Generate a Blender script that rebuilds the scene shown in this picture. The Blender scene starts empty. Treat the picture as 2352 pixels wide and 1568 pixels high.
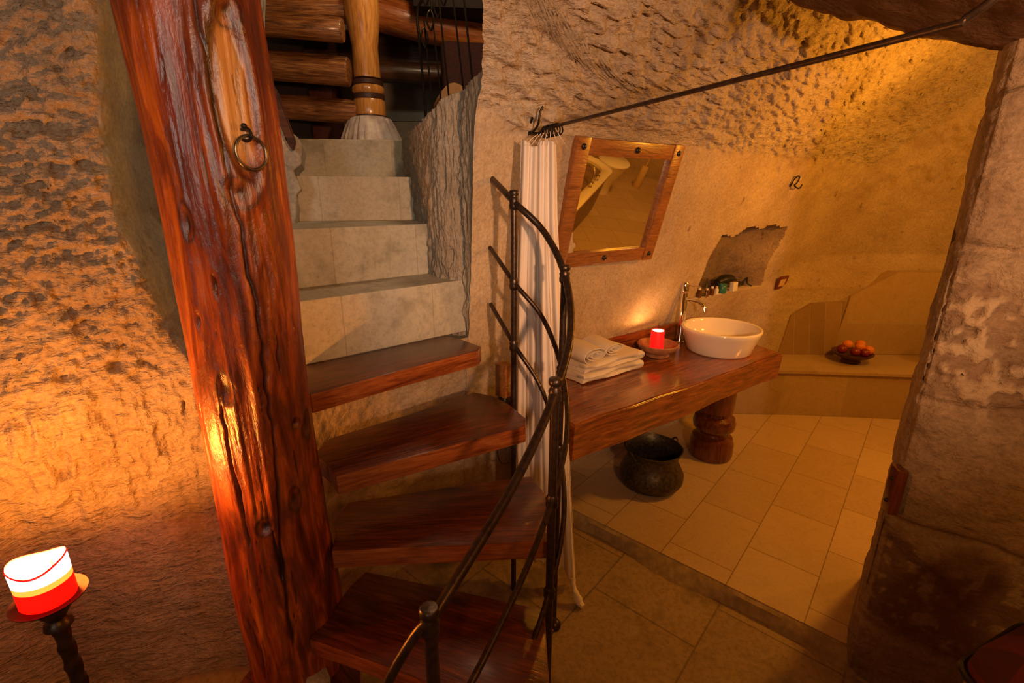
import bpy, bmesh, math, random
import numpy as np
from mathutils import Vector, Matrix
random.seed(7)
PI=math.pi
SC=bpy.context.scene
COL=SC.collection

# ------------------------------------------------------------------ camera
CAMH=1.6
cam=bpy.data.objects.new('camera',bpy.data.cameras.new('camera')); COL.objects.link(cam)
cam.data.sensor_width=36; cam.data.lens=1100/2352*36
cam.location=(0,0,CAMH); cam.rotation_euler=(math.radians(90-17),0,0)
cam.data.clip_start=.02
cam.data.dof.use_dof=True; cam.data.dof.focus_distance=2.1; cam.data.dof.aperture_fstop=7
SC.camera=cam
vs=SC.view_settings; vs.view_transform='Standard'; vs.look='None'; vs.exposure=.22; vs.gamma=1; vs.use_curve_mapping=False

# ------------------------------------------------------------------ numpy noise
def _h(ix,iy,iz,s):
    n=(ix*374761393+iy*668265263+iz*1274126177+s*974634777)&0xffffffff
    n=((n^(n>>13))*1274126177)&0xffffffff
    n=(n^(n>>16))&0xffff
    return n/32767.5-1.0
def n3(P,s=0):
    P=np.asarray(P,float); I=np.floor(P).astype(np.int64); f=P-I; w=f*f*f*(f*(f*6-15)+10)
    r=0
    for a in (0,1):
        for b in (0,1):
            for c in (0,1):
                wt=(w[...,0] if a else 1-w[...,0])*(w[...,1] if b else 1-w[...,1])*(w[...,2] if c else 1-w[...,2])
                r=r+wt*_h(I[...,0]+a,I[...,1]+b,I[...,2]+c,s)
    return r
def fbm(P,o=4,s=0,g=.5):
    r=0;a=1;P=np.asarray(P,float)
    for i in range(o):
        r=r+a*n3(P,s+i*17); P=P*2.03; a*=g
    return r
def sstep(a,b,x):
    t=np.clip((x-a)/(b-a),0,1); return t*t*(3-2*t)

# ------------------------------------------------------------------ materials
def newmat(name):
    m=bpy.data.materials.new(name); m.use_nodes=True; nt=m.node_tree
    b=nt.nodes['Principled BSDF']; return m,nt,b
def N(nt,t,**k):
    n=nt.nodes.new(t)
    for a,v in k.items():
        if a.startswith('i_'):
            key=a[2:]
            key=int(key) if key.isdigit() else key.replace('_',' ')
            n.inputs[key].default_value=v
        else: setattr(n,a,v)
    return n
def coords(nt,scale=(1,1,1),rot=(0,0,0),loc=(0,0,0),which='Object'):
    tc=N(nt,'ShaderNodeTexCoord'); mp=N(nt,'ShaderNodeMapping')
    mp.inputs['Scale'].default_value=scale; mp.inputs['Rotation'].default_value=rot; mp.inputs['Location'].default_value=loc
    nt.links.new(tc.outputs[which],mp.inputs['Vector']); return mp.outputs['Vector']
def noise(nt,vec,scale,detail=4,rough=.55,dist=0):
    n=N(nt,'ShaderNodeTexNoise'); n.inputs['Scale'].default_value=scale; n.inputs['Detail'].default_value=detail
    n.inputs['Roughness'].default_value=rough; n.inputs['Distortion'].default_value=dist
    nt.links.new(vec,n.inputs['Vector']); return n.outputs['Fac']
def ramp(nt,fac,stops):
    r=N(nt,'ShaderNodeValToRGB'); e=r.color_ramp.elements
    while len(e)<len(stops): e.new(.5)
    for i,(p,c) in enumerate(stops):
        e[i].position=p; e[i].color=(c[0],c[1],c[2],1) if hasattr(c,'__len__') else (c,c,c,1)
    nt.links.new(fac,r.inputs['Fac']); return r.outputs['Color']
def mix(nt,a,b,fac,mode='MIX'):
    m=N(nt,'ShaderNodeMix',data_type='RGBA',blend_type=mode)
    for sock,v in ((m.inputs[6],a),(m.inputs[7],b),(m.inputs[0],fac)):
        if hasattr(v,'is_linked') or hasattr(v,'links'): nt.links.new(v,sock)
        elif hasattr(v,'__len__'): sock.default_value=(v[0],v[1],v[2],1)
        else: sock.default_value=v
    return m.outputs[2]
def mth(nt,op,a,b=None):
    m=N(nt,'ShaderNodeMath',operation=op)
    for i,v in enumerate((a,b)):
        if v is None: continue
        if hasattr(v,'links'): nt.links.new(v,m.inputs[i])
        else: m.inputs[i].default_value=v
    return m.outputs[0]
def bump(nt,b,h,strength=.5,dist=.01,prev=None):
    n=N(nt,'ShaderNodeBump'); n.inputs['Strength'].default_value=strength; n.inputs['Distance'].default_value=dist
    nt.links.new(h,n.inputs['Height'])
    if prev is not None: nt.links.new(prev,n.inputs['Normal'])
    nt.links.new(n.outputs['Normal'],b.inputs['Normal']); return n.outputs['Normal']

def rock(name,c1,c2,stretch=(1,1,1),rot=(0,0,0),bs=.6,bd=.012,scale=14,speck=True,fine=90,crevice_shade=.5):
    m,nt,b=newmat(name)
    v=coords(nt); vsx=coords(nt,stretch,rot)
    base=noise(nt,v,2.3,5,.6)
    col=ramp(nt,base,[(.32,c2),(.62,c1)])
    fn=noise(nt,v,fine,4,.7)
    col=mix(nt,col,ramp(nt,fn,[(.33,.60),(.6,1.0)]),.7,'MULTIPLY')
    if speck:
        sp=noise(nt,v,13,2,.5); col=mix(nt,col,(c2[0]*.45,c2[1]*.4,c2[2]*.35),ramp(nt,sp,[(.70,0.),(.76,.75)]))
    h1=noise(nt,vsx,scale,5,.62,.6); h2=noise(nt,vsx,scale*3.3,4,.6,.3)
    col=mix(nt,col,(c2[0]*.55,c2[1]*.45,c2[2]*.32),ramp(nt,h1,[(.30,crevice_shade),(.44,0.)]))  # shade of the crevices put into the colour, following the bump height
    col=mix(nt,col,ramp(nt,h2,[(.32,.66),(.52,1.)]),crevice_shade,'MULTIPLY')
    nt.links.new(col,b.inputs['Base Color'])
    b.inputs['Roughness'].default_value=.9; b.inputs['Specular IOR Level'].default_value=.2
    h=mth(nt,'ADD',h1,mth(nt,'MULTIPLY',h2,.35)); h=mth(nt,'ADD',h,mth(nt,'MULTIPLY',fn,.10))
    bump(nt,b,h,bs,bd); return m
STONE1=(.56,.44,.31); STONE2=(.42,.31,.20)
M={}
M['wall']=rock('plastered_tuff',STONE1,STONE2,scale=16,bs=.5,bd=.014,crevice_shade=.28)
M['ceiling']=rock('chiselled_tuff',(.60,.49,.37),(.44,.34,.24),stretch=(1.0,1.0,3.2),rot=(.5,0,0),scale=11,bs=.95,bd=.026,speck=False,crevice_shade=.45)
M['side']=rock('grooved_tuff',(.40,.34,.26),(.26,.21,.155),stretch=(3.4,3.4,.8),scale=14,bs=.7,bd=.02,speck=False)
M['left']=rock('hewn_tuff',(.60,.47,.32),(.44,.33,.21),stretch=(1.0,1.0,2.0),rot=(.3,.3,0),scale=13,bs=1.,bd=.028,crevice_shade=.5)
M['plaster']=rock('grey_plaster',(.50,.46,.38),(.36,.32,.26),scale=7,bs=.5,bd=.015)
M['soffit']=rock('shaded_soffit_tuff',(.16,.085,.045),(.09,.045,.022),scale=12,bs=.6,bd=.02,speck=False)  # unlit look of the soffit is put into this dark base colour
def mk_pf():
    m=rock('pitted_stone_blocks',(.44,.33,.215),(.27,.19,.12),stretch=(1,1,1.4),scale=11,bs=.8,bd=.022); nt=m.node_tree; b=nt.nodes['Principled BSDF']
    a=N(nt,'ShaderNodeVertexColor',layer_name='wear'); sep=N(nt,'ShaderNodeSeparateColor'); nt.links.new(a.outputs['Color'],sep.inputs[0])
    c=b.inputs['Base Color'].links[0].from_socket
    c=mix(nt,c,(.13,.065,.035),sep.outputs[0]); c=mix(nt,c,(.55,.42,.27),mth(nt,'MULTIPLY',sep.outputs[1],.6)); nt.links.new(c,b.inputs['Base Color']); return m
M['pillar_face']=mk_pf()
M['cheek']=rock('bare_shaded_tuff',(.33,.235,.15),(.17,.12,.08),scale=18,bs=.7,bd=.015,stretch=(1,1,.6))  # bare rock of the cheek; niche back's shade is put into this colour
M['pillar']=rock('pitted_stone',(.42,.32,.215),(.25,.175,.11),stretch=(1,1,1.4),scale=11,bs=.8,bd=.022)

def stone_tile(name,c1,c2,bw,rh,rot,loc,mortar=.003,mc=(.2,.15,.09),rough=.4,bumpy=.15,wear=.0,off=.5,sq=1.0):
    m,nt,b=newmat(name)
    v=coords(nt,(1,1,1),(0,0,rot),loc); w=coords(nt)
    br=N(nt,'ShaderNodeTexBrick'); br.offset=off; br.squash=sq
    for k,x in (('Scale',1.),('Mortar Size',mortar),('Mortar Smooth',.1),('Bias',0.),('Brick Width',bw),('Row Height',rh)): br.inputs[k].default_value=x
    br.inputs['Color1'].default_value=(*c1,1); br.inputs['Color2'].default_value=(*c2,1); br.inputs['Mortar'].default_value=(*mc,1)
    nt.links.new(v,br.inputs['Vector'])
    vein=noise(nt,w,6,8,.65,1.6)
    col=mix(nt,br.outputs['Color'],ramp(nt,vein,[(.30,.74),(.48,1.),(.5,.84),(.53,1.)]),.55,'MULTIPLY')
    fn=noise(nt,w,55,4,.7)
    col=mix(nt,col,ramp(nt,fn,[(.34,.62),(.55,1.)]),.25+wear,'MULTIPLY')
    if wear:
        st=noise(nt,w,4.5,5,.6); col=mix(nt,col,(c2[0]*.5,c2[1]*.52,c2[2]*.5),ramp(nt,st,[(.52,0.),(.66,.8)]))
    nt.links.new(col,b.inputs['Base Color'])
    b.inputs['Roughness'].default_value=rough; b.inputs['Specular IOR Level'].default_value=.35
    h=mth(nt,'ADD',mth(nt,'MULTIPLY',br.outputs['Fac'],-1.),mth(nt,'MULTIPLY',fn,.35 if wear else .12))
    bump(nt,b,h,bumpy,.006); return m
# tile strips run along u (azimuth 41 deg)
RU=-math.radians(49)
M['bath_tile']=stone_tile('polished_travertine',(.58,.43,.27),(.49,.35,.21),.43,.295,RU,(-.02,.783,0),.0022,(.26,.17,.09),.38,.10)
M['hall_slab']=stone_tile('worn_limestone_slab',(.42,.30,.17),(.31,.215,.12),.485,.45,RU,(.17,.503,0),.004,(.22,.16,.10),.6,.4,wear=.5)
def uvstone(name,c1,c2,bw,rh,mortar=.003,rough=.5,loc=(0,0,0),wear=0.,mc=(.40,.35,.27),bumpy=.15):
    m=stone_tile(name,c1,c2,bw,rh,0,loc,mortar,mc,rough,bumpy,wear)
    nt=m.node_tree
    # brick pattern laid over the face in its own plane (UV in metres)
    for n in nt.nodes:
        if n.type=='TEX_BRICK':
            mp=n.inputs['Vector'].links[0].from_node
            nt.links.new(next(t for t in nt.nodes if t.type=='TEX_COORD').outputs['UV'],mp.inputs['Vector'])
    return m
M['step']=uvstone('stair_travertine',(.50,.46,.37),(.44,.40,.31),.36,.60,.0022,.6,(.12,.2,0),.28)
M['dado']=uvstone('dado_marble',(.50,.37,.22),(.40,.28,.15),.42,.62,.003,.45,(.05,-.62,0))
M['dado_dark']=uvstone('dado_brown_marble',(.36,.24,.13),(.26,.17,.09),.12,.9,.002,.4)
M['bench']=uvstone('bench_marble',(.46,.34,.2),(.38,.27,.15),.45,.6,.003,.4)

def wood(name,dark,mid,light,grain=(1.2,14,14),rough=.25,scale=3.,coat=.4,bs=.25,dist=1.5):
    m,nt,b=newmat(name)
    v=coords(nt,grain); v0=coords(nt)
    g=noise(nt,v,scale,6,.6,dist); g2=noise(nt,v,scale*5,3,.5,.3); big=noise(nt,v0,3,3,.5)
    col=ramp(nt,g,[(.30,dark),(.50,mid),(.70,light)])
    col=mix(nt,col,ramp(nt,g2,[(.35,.55),(.6,1.)]),.6,'MULTIPLY')
    col=mix(nt,col,ramp(nt,big,[(.35,.6),(.65,1.1)]),.5,'MULTIPLY')
    nt.links.new(col,b.inputs['Base Color']); b.inputs['Roughness'].default_value=rough
    b.inputs['Coat Weight'].default_value=coat; b.inputs['Coat Roughness'].default_value=.18
    bump(nt,b,mth(nt,'ADD',g2,g),bs,.004); return m
M['tread']=wood('varnished_tread_wood',(.045,.008,.003),(.13,.026,.008),(.25,.06,.016),(1.5,16,16),.30,2.6,.35)
M['tread_edge_lit']=wood('varnished_lit_edge',(.16,.034,.009),(.36,.095,.022),(.48,.15,.035),(1.5,16,16),.30,2.6,.3)  # orange edge wood, colour brightened for light falling on the front edges
M['counter']=wood('varnished_walnut',(.08,.016,.005),(.25,.065,.014),(.42,.13,.028),(1.0,9,9),.16,2.2,.6,.12,2.5)
M['leg']=wood('turned_dark_wood',(.05,.010,.005),(.15,.035,.012),(.22,.06,.02),(9,9,1.2),.22,2.6,.5)
M['frame']=wood('pine_frame_wood',(.20,.07,.02),(.34,.13,.035),(.42,.17,.05),(2,14,14),.35,2.6,.3)
M['log']=wood('old_log_wood',(.05,.018,.006),(.26,.10,.03),(.50,.24,.08),(1.1,13,13),.3,3.,.4,.7)
M['beam']=wood('orange_beam_wood',(.24,.05,.01),(.50,.14,.03),(.62,.22,.05),(1,10,10),.35,2.6,.3,.4)
M['darkbeam']=wood('dark_beam_wood',(.02,.008,.004),(.07,.024,.010),(.13,.05,.02),(1,10,10),.4,2.6,.2,.4)
M['column']=wood('honey_column_wood',(.42,.17,.035),(.62,.28,.06),(.72,.36,.09),(9,9,1),.25,2.4,.4,.15)

def plain(name,c,rough=.5,metal=0.,nz=0.,nscale=30,bs=0.,coat=0.,c2=None,**k):
    m,nt,b=newmat(name)
    v=coords(nt); n=noise(nt,v,nscale,4,.6)
    c2=c2 or tuple(x*(1-nz) for x in c)
    nt.links.new(ramp(nt,n,[(.35,c2),(.62,c)]),b.inputs['Base Color'])
    b.inputs['Roughness'].default_value=rough; b.inputs['Metallic'].default_value=metal; b.inputs['Coat Weight'].default_value=coat
    if bs: bump(nt,b,n,bs,.004)
    for a,x in k.items(): b.inputs[a.replace('_',' ')].default_value=x
    return m
M['iron']=plain('wrought_iron',(.085,.055,.04),.36,.75,.45,60,.25)
M['bracket_iron']=plain('black_iron',(.03,.022,.018),.5,.7,.4,60,.3)
M['brass_ring']=plain('aged_steel',(.30,.25,.19),.3,.95,.4,50)
M['chrome']=plain('chrome',(.8,.8,.8),.06,1.)
M['ceramic']=plain('white_glazed_ceramic',(.86,.80,.72),.10,0,.03,4,0,.5)
M['terracotta']=plain('terracotta',(.42,.20,.09),.7,0,.4,26,.3)
M['copper']=plain('tarnished_copper',(.11,.085,.045),.42,.6,.6,60,.35,c2=(.035,.03,.02))
M['towel']=plain('white_terry',(.80,.72,.60),.95,0,.12,260,.6)
M['curtain']=plain('cream_cotton',(.80,.70,.60),.9,0,.07,7,.0)
M['wick']=plain('charred_wick',(.02,.015,.01),.9)
M['black']=plain('black_plastic',(.012,.011,.014),.35,0,.2)
M['amber']=plain('brown_glass',(.12,.045,.015),.12,0,.2,30,0,.5)
M['teal']=plain('teal_plastic',(.03,.17,.13),.3,0,.2)
M['white']=plain('white_plastic',(.75,.70,.60),.4,0,.05)
M['cream']=plain('cream_plastic',(.70,.52,.30),.4,0,.05)
M['redframe']=plain('dark_red_plastic',(.17,.03,.015),.35,0,.2)
M['greywall']=plain('upper_plaster',(.30,.26,.21),.9,0,.25,3,.2)
M['redpanel']=plain('dark_red_paint',(.10,.02,.012),.6,0,.3)
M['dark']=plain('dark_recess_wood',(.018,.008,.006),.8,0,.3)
M['baseb']=plain('grey_skirting',(.15,.15,.15),.5,0,.2)
M['purple']=plain('dark_plum_fabric',(.055,.015,.014),.9,0,.4,60,.4)
M['tan']=plain('tan_fabric',(.55,.28,.12),.8,0,.2,20,.2)
M['carved']=plain('veined_pale_stone',(.60,.54,.48),.5,0,.35,9,.3,c2=(.34,.27,.27))
M['black_band']=plain('dark_painted_band',(.05,.02,.015),.35,0,.3,20,0,.3)
M['tubwood']=plain('brown_marble_skirt',(.22,.13,.07),.35,0,.4,7)
M['orange_fruit']=plain('orange_peel',(.70,.22,.03),.5,0,.15,90,.3)
M['red_fruit']=plain('pomegranate_skin',(.22,.02,.012),.35,0,.5,12)
M['bowlwood']=plain('dark_clay',(.09,.03,.018),.5,0,.3,30,.2)
M['kilim']=None
def mk_glass():
    m,nt,b=newmat('clear_glass'); b.inputs['Transmission Weight'].default_value=1; b.inputs['Roughness'].default_value=.03
    b.inputs['Base Color'].default_value=(.86,.86,.8,1); return m
M['glass']=mk_glass()
def mk_mirror():
    m,nt,b=newmat('silvered_glass'); b.inputs['Metallic'].default_value=1; b.inputs['Roughness'].default_value=.012
    b.inputs['Base Color'].default_value=(.86,.85,.80,1); return m
M['mirror']=mk_mirror()
M['curtain'].node_tree.nodes['Principled BSDF'].inputs['Subsurface Weight'].default_value=0
def emis(name,c,e,s,rough=.5):
    m,nt,b=newmat(name); b.inputs['Base Color'].default_value=(*c,1); b.inputs['Emission Color'].default_value=(*e,1)
    b.inputs['Emission Strength'].default_value=s; b.inputs['Roughness'].default_value=rough; return m
M['wax_red']=emis('glowing_red_wax',(.75,.02,.01),(1,.0015,.0006),3)
M['wax_orange']=emis('glowing_orange_wax',(.9,.45,.2),(1,.20,.02),2.5)
M['wax_pool']=emis('burning_wax_pool',(.9,.85,.8),(1,.93,.86),7.)
M['wax_red2']=emis('red_table_wax',(.70,.015,.01),(1,.006,.006),.9)
def mk_kilim():
    m,nt,b=newmat('kilim_weave'); v=coords(nt,(1,1,1)); c=N(nt,'ShaderNodeTexChecker'); c.inputs['Scale'].default_value=11
    c.inputs['Color1'].default_value=(.16,.02,.012,1); c.inputs['Color2'].default_value=(.02,.01,.012,1); nt.links.new(v,c.inputs['Vector'])
    col=mix(nt,c.outputs['Color'],(.10,.015,.010),.6); nt.links.new(col,b.inputs['Base Color']); b.inputs['Roughness'].default_value=.95; return m
M['kilim']=mk_kilim()

def mk_trunk():
    m,nt,b=newmat('varnished_trunk')
    a=N(nt,'ShaderNodeVertexColor',layer_name='grain')
    sep=N(nt,'ShaderNodeSeparateColor'); nt.links.new(a.outputs['Color'],sep.inputs[0])
    v=coords(nt,(9,9,1.1)); v0=coords(nt)
    g=noise(nt,v,2.6,7,.62,1.2); g2=noise(nt,v,9,4,.6,.5); big=noise(nt,coords(nt,(3,3,.9)),2.,3,.5,.6)
    col=ramp(nt,g,[(.28,(.09,.012,.003)),(.46,(.30,.05,.008)),(.62,(.60,.13,.010)),(.8,(.70,.25,.035))])
    col=mix(nt,col,ramp(nt,big,[(.36,(.40,.30,.34)),(.56,(1.,1.,1.))]),.85,'MULTIPLY')
    col=mix(nt,col,ramp(nt,g2,[(.33,.5),(.58,1.)]),.5,'MULTIPLY')
    bl=noise(nt,coords(nt,(1,1,.4)),9,6,.7,1.)
    col=mix(nt,col,(.10,.022,.010),ramp(nt,bl,[(.50,0.),(.64,.8)]))
    # r = knots and cracks (dark), g = exposed pale heartwood, b = smooth purple-brown bark side
    col=mix(nt,col,(.62,.30,.085),mth(nt,'MULTIPLY',sep.outputs[1],.75))
    col=mix(nt,col,(.14,.035,.02),mth(nt,'MULTIPLY',sep.outputs[2],.7))
    col=mix(nt,col,(.018,.008,.006),sep.outputs[0])
    nt.links.new(col,b.inputs['Base Color']); b.inputs['Roughness'].default_value=.36
    b.inputs['Coat Weight'].default_value=.42; b.inputs['Coat Roughness'].default_value=.26
    n=N(nt,'ShaderNodeBump'); n.inputs['Strength'].default_value=.6; n.inputs['Distance'].default_value=.006
    blot=noise(nt,coords(nt,(1,1,.45)),34,5,.65,.8)
    nt.links.new(mth(nt,'ADD',mth(nt,'ADD',g,mth(nt,'MULTIPLY',g2,.6)),mth(nt,'MULTIPLY',blot,.9)),n.inputs['Height']); nt.links.new(n.outputs['Normal'],b.inputs['Normal'])
    nt.links.new(n.outputs['Normal'],b.inputs['Coat Normal'])
    return m
M['trunk']=mk_trunk()

# ------------------------------------------------------------------ object helpers
def thing(name,label,cat,loc=(0,0,0),rotz=0,group=None,mw=None):
    o=bpy.data.objects.new(name,None); COL.objects.link(o); o.empty_display_size=.05
    if mw is not None: o.matrix_world=mw
    else: o.location=loc; o.rotation_euler=(0,0,rotz)
    o['label']=label; o['category']=cat
    if group: o['group']=group
    return o
def tag(o,label,cat,group=None):
    o['label']=label; o['category']=cat
    if group: o['group']=group
    return o
def obj(name,bm,mat,parent=None,smooth=True,angle=40,label=None):
    me=bpy.data.meshes.new(name)
    if isinstance(bm,bmesh.types.BMesh):
        bmesh.ops.recalc_face_normals(bm,faces=bm.faces); bm.to_mesh(me); bm.free()
    o=bpy.data.objects.new(name,me); COL.objects.link(o)
    for mm in (mat if isinstance(mat,(list,tuple)) else [mat]): me.materials.append(mm)
    if smooth:
        me.shade_smooth()
        try: me.set_sharp_from_angle(angle=math.radians(angle))
        except Exception: pass
    if parent is not None: o.parent=parent
    if label: o['label']=label
    return o
def struct(o): o['kind']='structure'; return o
def box(bm,c,s,rotz=0,bev=0.,rx=0,ry=0,seg=2):
    mtx=Matrix.Translation(c)@Matrix.Rotation(rotz,4,'Z')@Matrix.Rotation(ry,4,'Y')@Matrix.Rotation(rx,4,'X')@Matrix.Diagonal((*s,1))
    r=bmesh.ops.create_cube(bm,size=1,matrix=mtx)
    if bev:
        es=list({e for v in r['verts'] for e in v.link_edges})
        bmesh.ops.bevel(bm,geom=es,offset=bev,segments=seg,affect='EDGES',profile=.6)
def lathe(bm,prof,seg=32,c=(0,0,0),closed=False,rfun=None):
    rings=[]
    for r,z in prof:
        ring=[]
        for i in range(seg):
            a=2*PI*i/seg; rr=r*(rfun(a,z) if rfun else 1)
            ring.append(bm.verts.new((c[0]+rr*math.cos(a),c[1]+rr*math.sin(a),c[2]+z)))
        rings.append(ring)
    for a,b in zip(rings,rings[1:]):
        for i in range(seg): bm.faces.new((a[i],a[(i+1)%seg],b[(i+1)%seg],b[i]))
    if prof[0][0]>1e-4: bm.faces.new(rings[0][::-1])
    if prof[-1][0]>1e-4 and not closed: bm.faces.new(rings[-1])
def spline(pts,n=8,closed=False):
    P=[Vector(p) for p in pts]; out=[]; L=len(P)
    for i in range(L if closed else L-1):
        p1,p2=P[i],P[(i+1)%L]
        p0=P[i-1] if (i>0 or closed) else p1+(p1-p2)
        p3=P[(i+2)%L] if (i+2<L or closed) else p2+(p2-p1)
        for k in range(n):
            t=k/n
            out.append(.5*((2*p1)+(-p0+p2)*t+(2*p0-5*p1+4*p2-p3)*t*t+(-p0+3*p1-3*p2+p3)*t**3))
    if not closed: out.append(P[-1])
    return out
def tube(bm,pts,r,seg=10,closed=False,cap=True,twist=0,sq=None):
    P=[Vector(p) for p in pts]; n=len(P); rings=[]; prev=None
    for i,p in enumerate(P):
        if closed: t=(P[(i+1)%n]-P[i-1])
        else: t=(P[min(i+1,n-1)]-P[max(i-1,0)])
        t.normalize()
        if prev is None:
            up=Vector((0,0,1)) if abs(t.z)<.9 else Vector((1,0,0))
            nrm=t.cross(up).normalized()
        else: nrm=(prev-t*prev.dot(t)).normalized()
        prev=nrm; bn=t.cross(nrm); rr=r(i/(n-1)) if callable(r) else r
        ring=[]
        for k in range(seg):
            a=2*PI*k/seg+twist*i
            q=rr*(sq(a-twist*i) if sq else 1)
            ring.append(bm.verts.new(p+(nrm*math.cos(a)+bn*math.sin(a))*q))
        rings.append(ring)
    m=n if closed else n-1
    for i in range(m):
        a,b=rings[i],rings[(i+1)%n]
        for k in range(seg): bm.faces.new((a[k],a[(k+1)%seg],b[(k+1)%seg],b[k]))
    if cap and not closed: bm.faces.new(rings[0][::-1]); bm.faces.new(rings[-1])
def ball(bm,c,r,sc=(1,1,1),seg=16,rot=None):
    mtx=Matrix.Translation(c)@(rot or Matrix.Identity(4))@Matrix.Diagonal((r*sc[0],r*sc[1],r*sc[2],1))
    bmesh.ops.create_uvsphere(bm,u_segments=seg,v_segments=max(6,seg//2+2),radius=1,matrix=mtx)
def B(): return bmesh.new()
def disp(bm,amp,sc,seed=0,nrm=True):
    bm.normal_update(); vs=list(bm.verts)
    if not vs: return
    P=np.array([v.co[:] for v in vs]); d=fbm(P*sc,3,seed)*amp
    nn=[v.normal.copy() for v in vs]
    for v,n,x in zip(vs,nn,d): v.co+=n*float(x)
def uvplanar(o,udir,vdir,org=(0,0,0)):
    me=o.data; uv=me.uv_layers.new(name='UVMap'); u=Vector(udir); v=Vector(vdir); g=Vector(org)
    for l in me.loops:
        p=me.vertices[l.vertex_index].co-g; uv.data[l.index].uv=(p.dot(u),p.dot(v))
def grid_mesh(name,P,mat,facemask=None,parent=None,flip=False,smooth=True):
    """P: (R,C,3) array -> mesh object"""
    R_,C_,_=P.shape
    idx=np.arange(R_*C_).reshape(R_,C_)
    q=np.stack([idx[:-1,:-1],idx[:-1,1:],idx[1:,1:],idx[1:,:-1]],-1)
    if flip: q=q[...,::-1]
    if facemask is not None: q=q[facemask]
    q=q.reshape(-1,4)
    used=np.unique(q); remap=-np.ones(R_*C_,np.int64); remap[used]=np.arange(len(used))
    V=P.reshape(-1,3)[used]; q=remap[q]
    me=bpy.data.meshes.new(name); me.vertices.add(len(V)); me.vertices.foreach_set('co',V.astype(np.float32).ravel())
    me.loops.add(q.size); me.loops.foreach_set('vertex_index',q.astype(np.int32).ravel())
    me.polygons.add(len(q)); me.polygons.foreach_set('loop_start',np.arange(0,q.size,4,dtype=np.int32)); me.polygons.foreach_set('loop_total',np.full(len(q),4,np.int32))
    me.update(calc_edges=True); me.validate()
    if smooth: me.shade_smooth()
    me.materials.append(mat)
    o=bpy.data.objects.new(name,me); COL.objects.link(o)
    if parent: o.parent=parent
    return o
def quad(name,pts,mat,parent=None):
    bm=B(); bm.faces.new([bm.verts.new(p) for p in pts]); return obj(name,bm,mat,parent,smooth=False)
def prism(bm,poly,z0,z1,bev=0.):
    a=[bm.verts.new((x,y,z0)) for x,y in poly]; b=[bm.verts.new((x,y,z1)) for x,y in poly]
    n=len(poly); fs=[bm.faces.new(a[::-1]),bm.faces.new(b)]
    for i in range(n): fs.append(bm.faces.new((a[i],a[(i+1)%n],b[(i+1)%n],b[i])))
    bmesh.ops.recalc_face_normals(bm,faces=fs)
    if bev:
        es=list({e for f in fs for e in f.edges})
        bmesh.ops.bevel(bm,geom=es,offset=bev,segments=2,affect='EDGES',profile=.6)

U=Vector((.656,.755,0)); V_=Vector((.755,-.656,0))     # tile axes
CAMP=Vector((0,0,CAMH)); S=Vector((.824,.567,0)); NO=Vector((-.567,.824,0))      # washstand wall axes
UP=Vector((.147,-.213,.966)); NW=Vector((.548,-.796,-.259))
def wallp(s,z,off=0.):
    """point on the leaning washstand wall, s along it, z height, off into the room"""
    k=2.12-.268*z; p=S*s+NO*k; return Vector((p.x,p.y,z))+NW*off
def onsurf(p,d=None):
    from mathutils.bvhtree import BVHTree
    best=None; d=d or -NW
    for nm in ('wall_right','wall_back'):
        o=bpy.data.objects[nm]; me=o.data
        if nm not in _BV: _BV[nm]=BVHTree.FromPolygons([v.co for v in me.vertices],[tuple(f.vertices) for f in me.polygons])
        h=_BV[nm].ray_cast(p-d*.5,d)
        if h[0] is not None and (best is None or h[3]<best[1]): best=(h[0],h[3])
    return best[0] if best else p
_BV={}
def wallmat(p): 
    m=Matrix.Identity(4)
    for i,c in enumerate((S,UP,NW)):
        for j in range(3): m[j][i]=c[j]
    m.translation=p; return m

# ================================================================== ROOM SHELL
# ---- the bathroom cave: washstand wall, back wall and rock ceiling grown from one field of leaning planes
def smin(a,b,k):
    h=np.clip(.5+.5*(b-a)/k,0,1); return b*(1-h)+a*h-k*h*(1-h)
def field(p):
    x,y,z=p[...,0],p[...,1],p[...,2]
    kk=2.12-.268*z; kk=kk-(kk-1.935)*sstep(.74,.64,z)*(z<.8)
    g1=(kk+.567*x-.824*y)
    g2=(3.475-z+.567*x-.824*y)/1.414
    g3=(1.592-.134*z+.724*x-.69*y)+.03*sstep(.95,.70,z)
    g4=3.80+.30*sstep(.9,1.15,z)-.32*np.maximum(z-.95,0)-y-.03*x
    g5=2.5-z+.06*x
    g=smin(g1,g2,.05); g=smin(g,g3,.16); g=smin(g,g4,.28); g=smin(g,g5,.25)
    g=np.minimum(g,6.1-x)
    return g,g1,g2,g3,g4,g5
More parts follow.
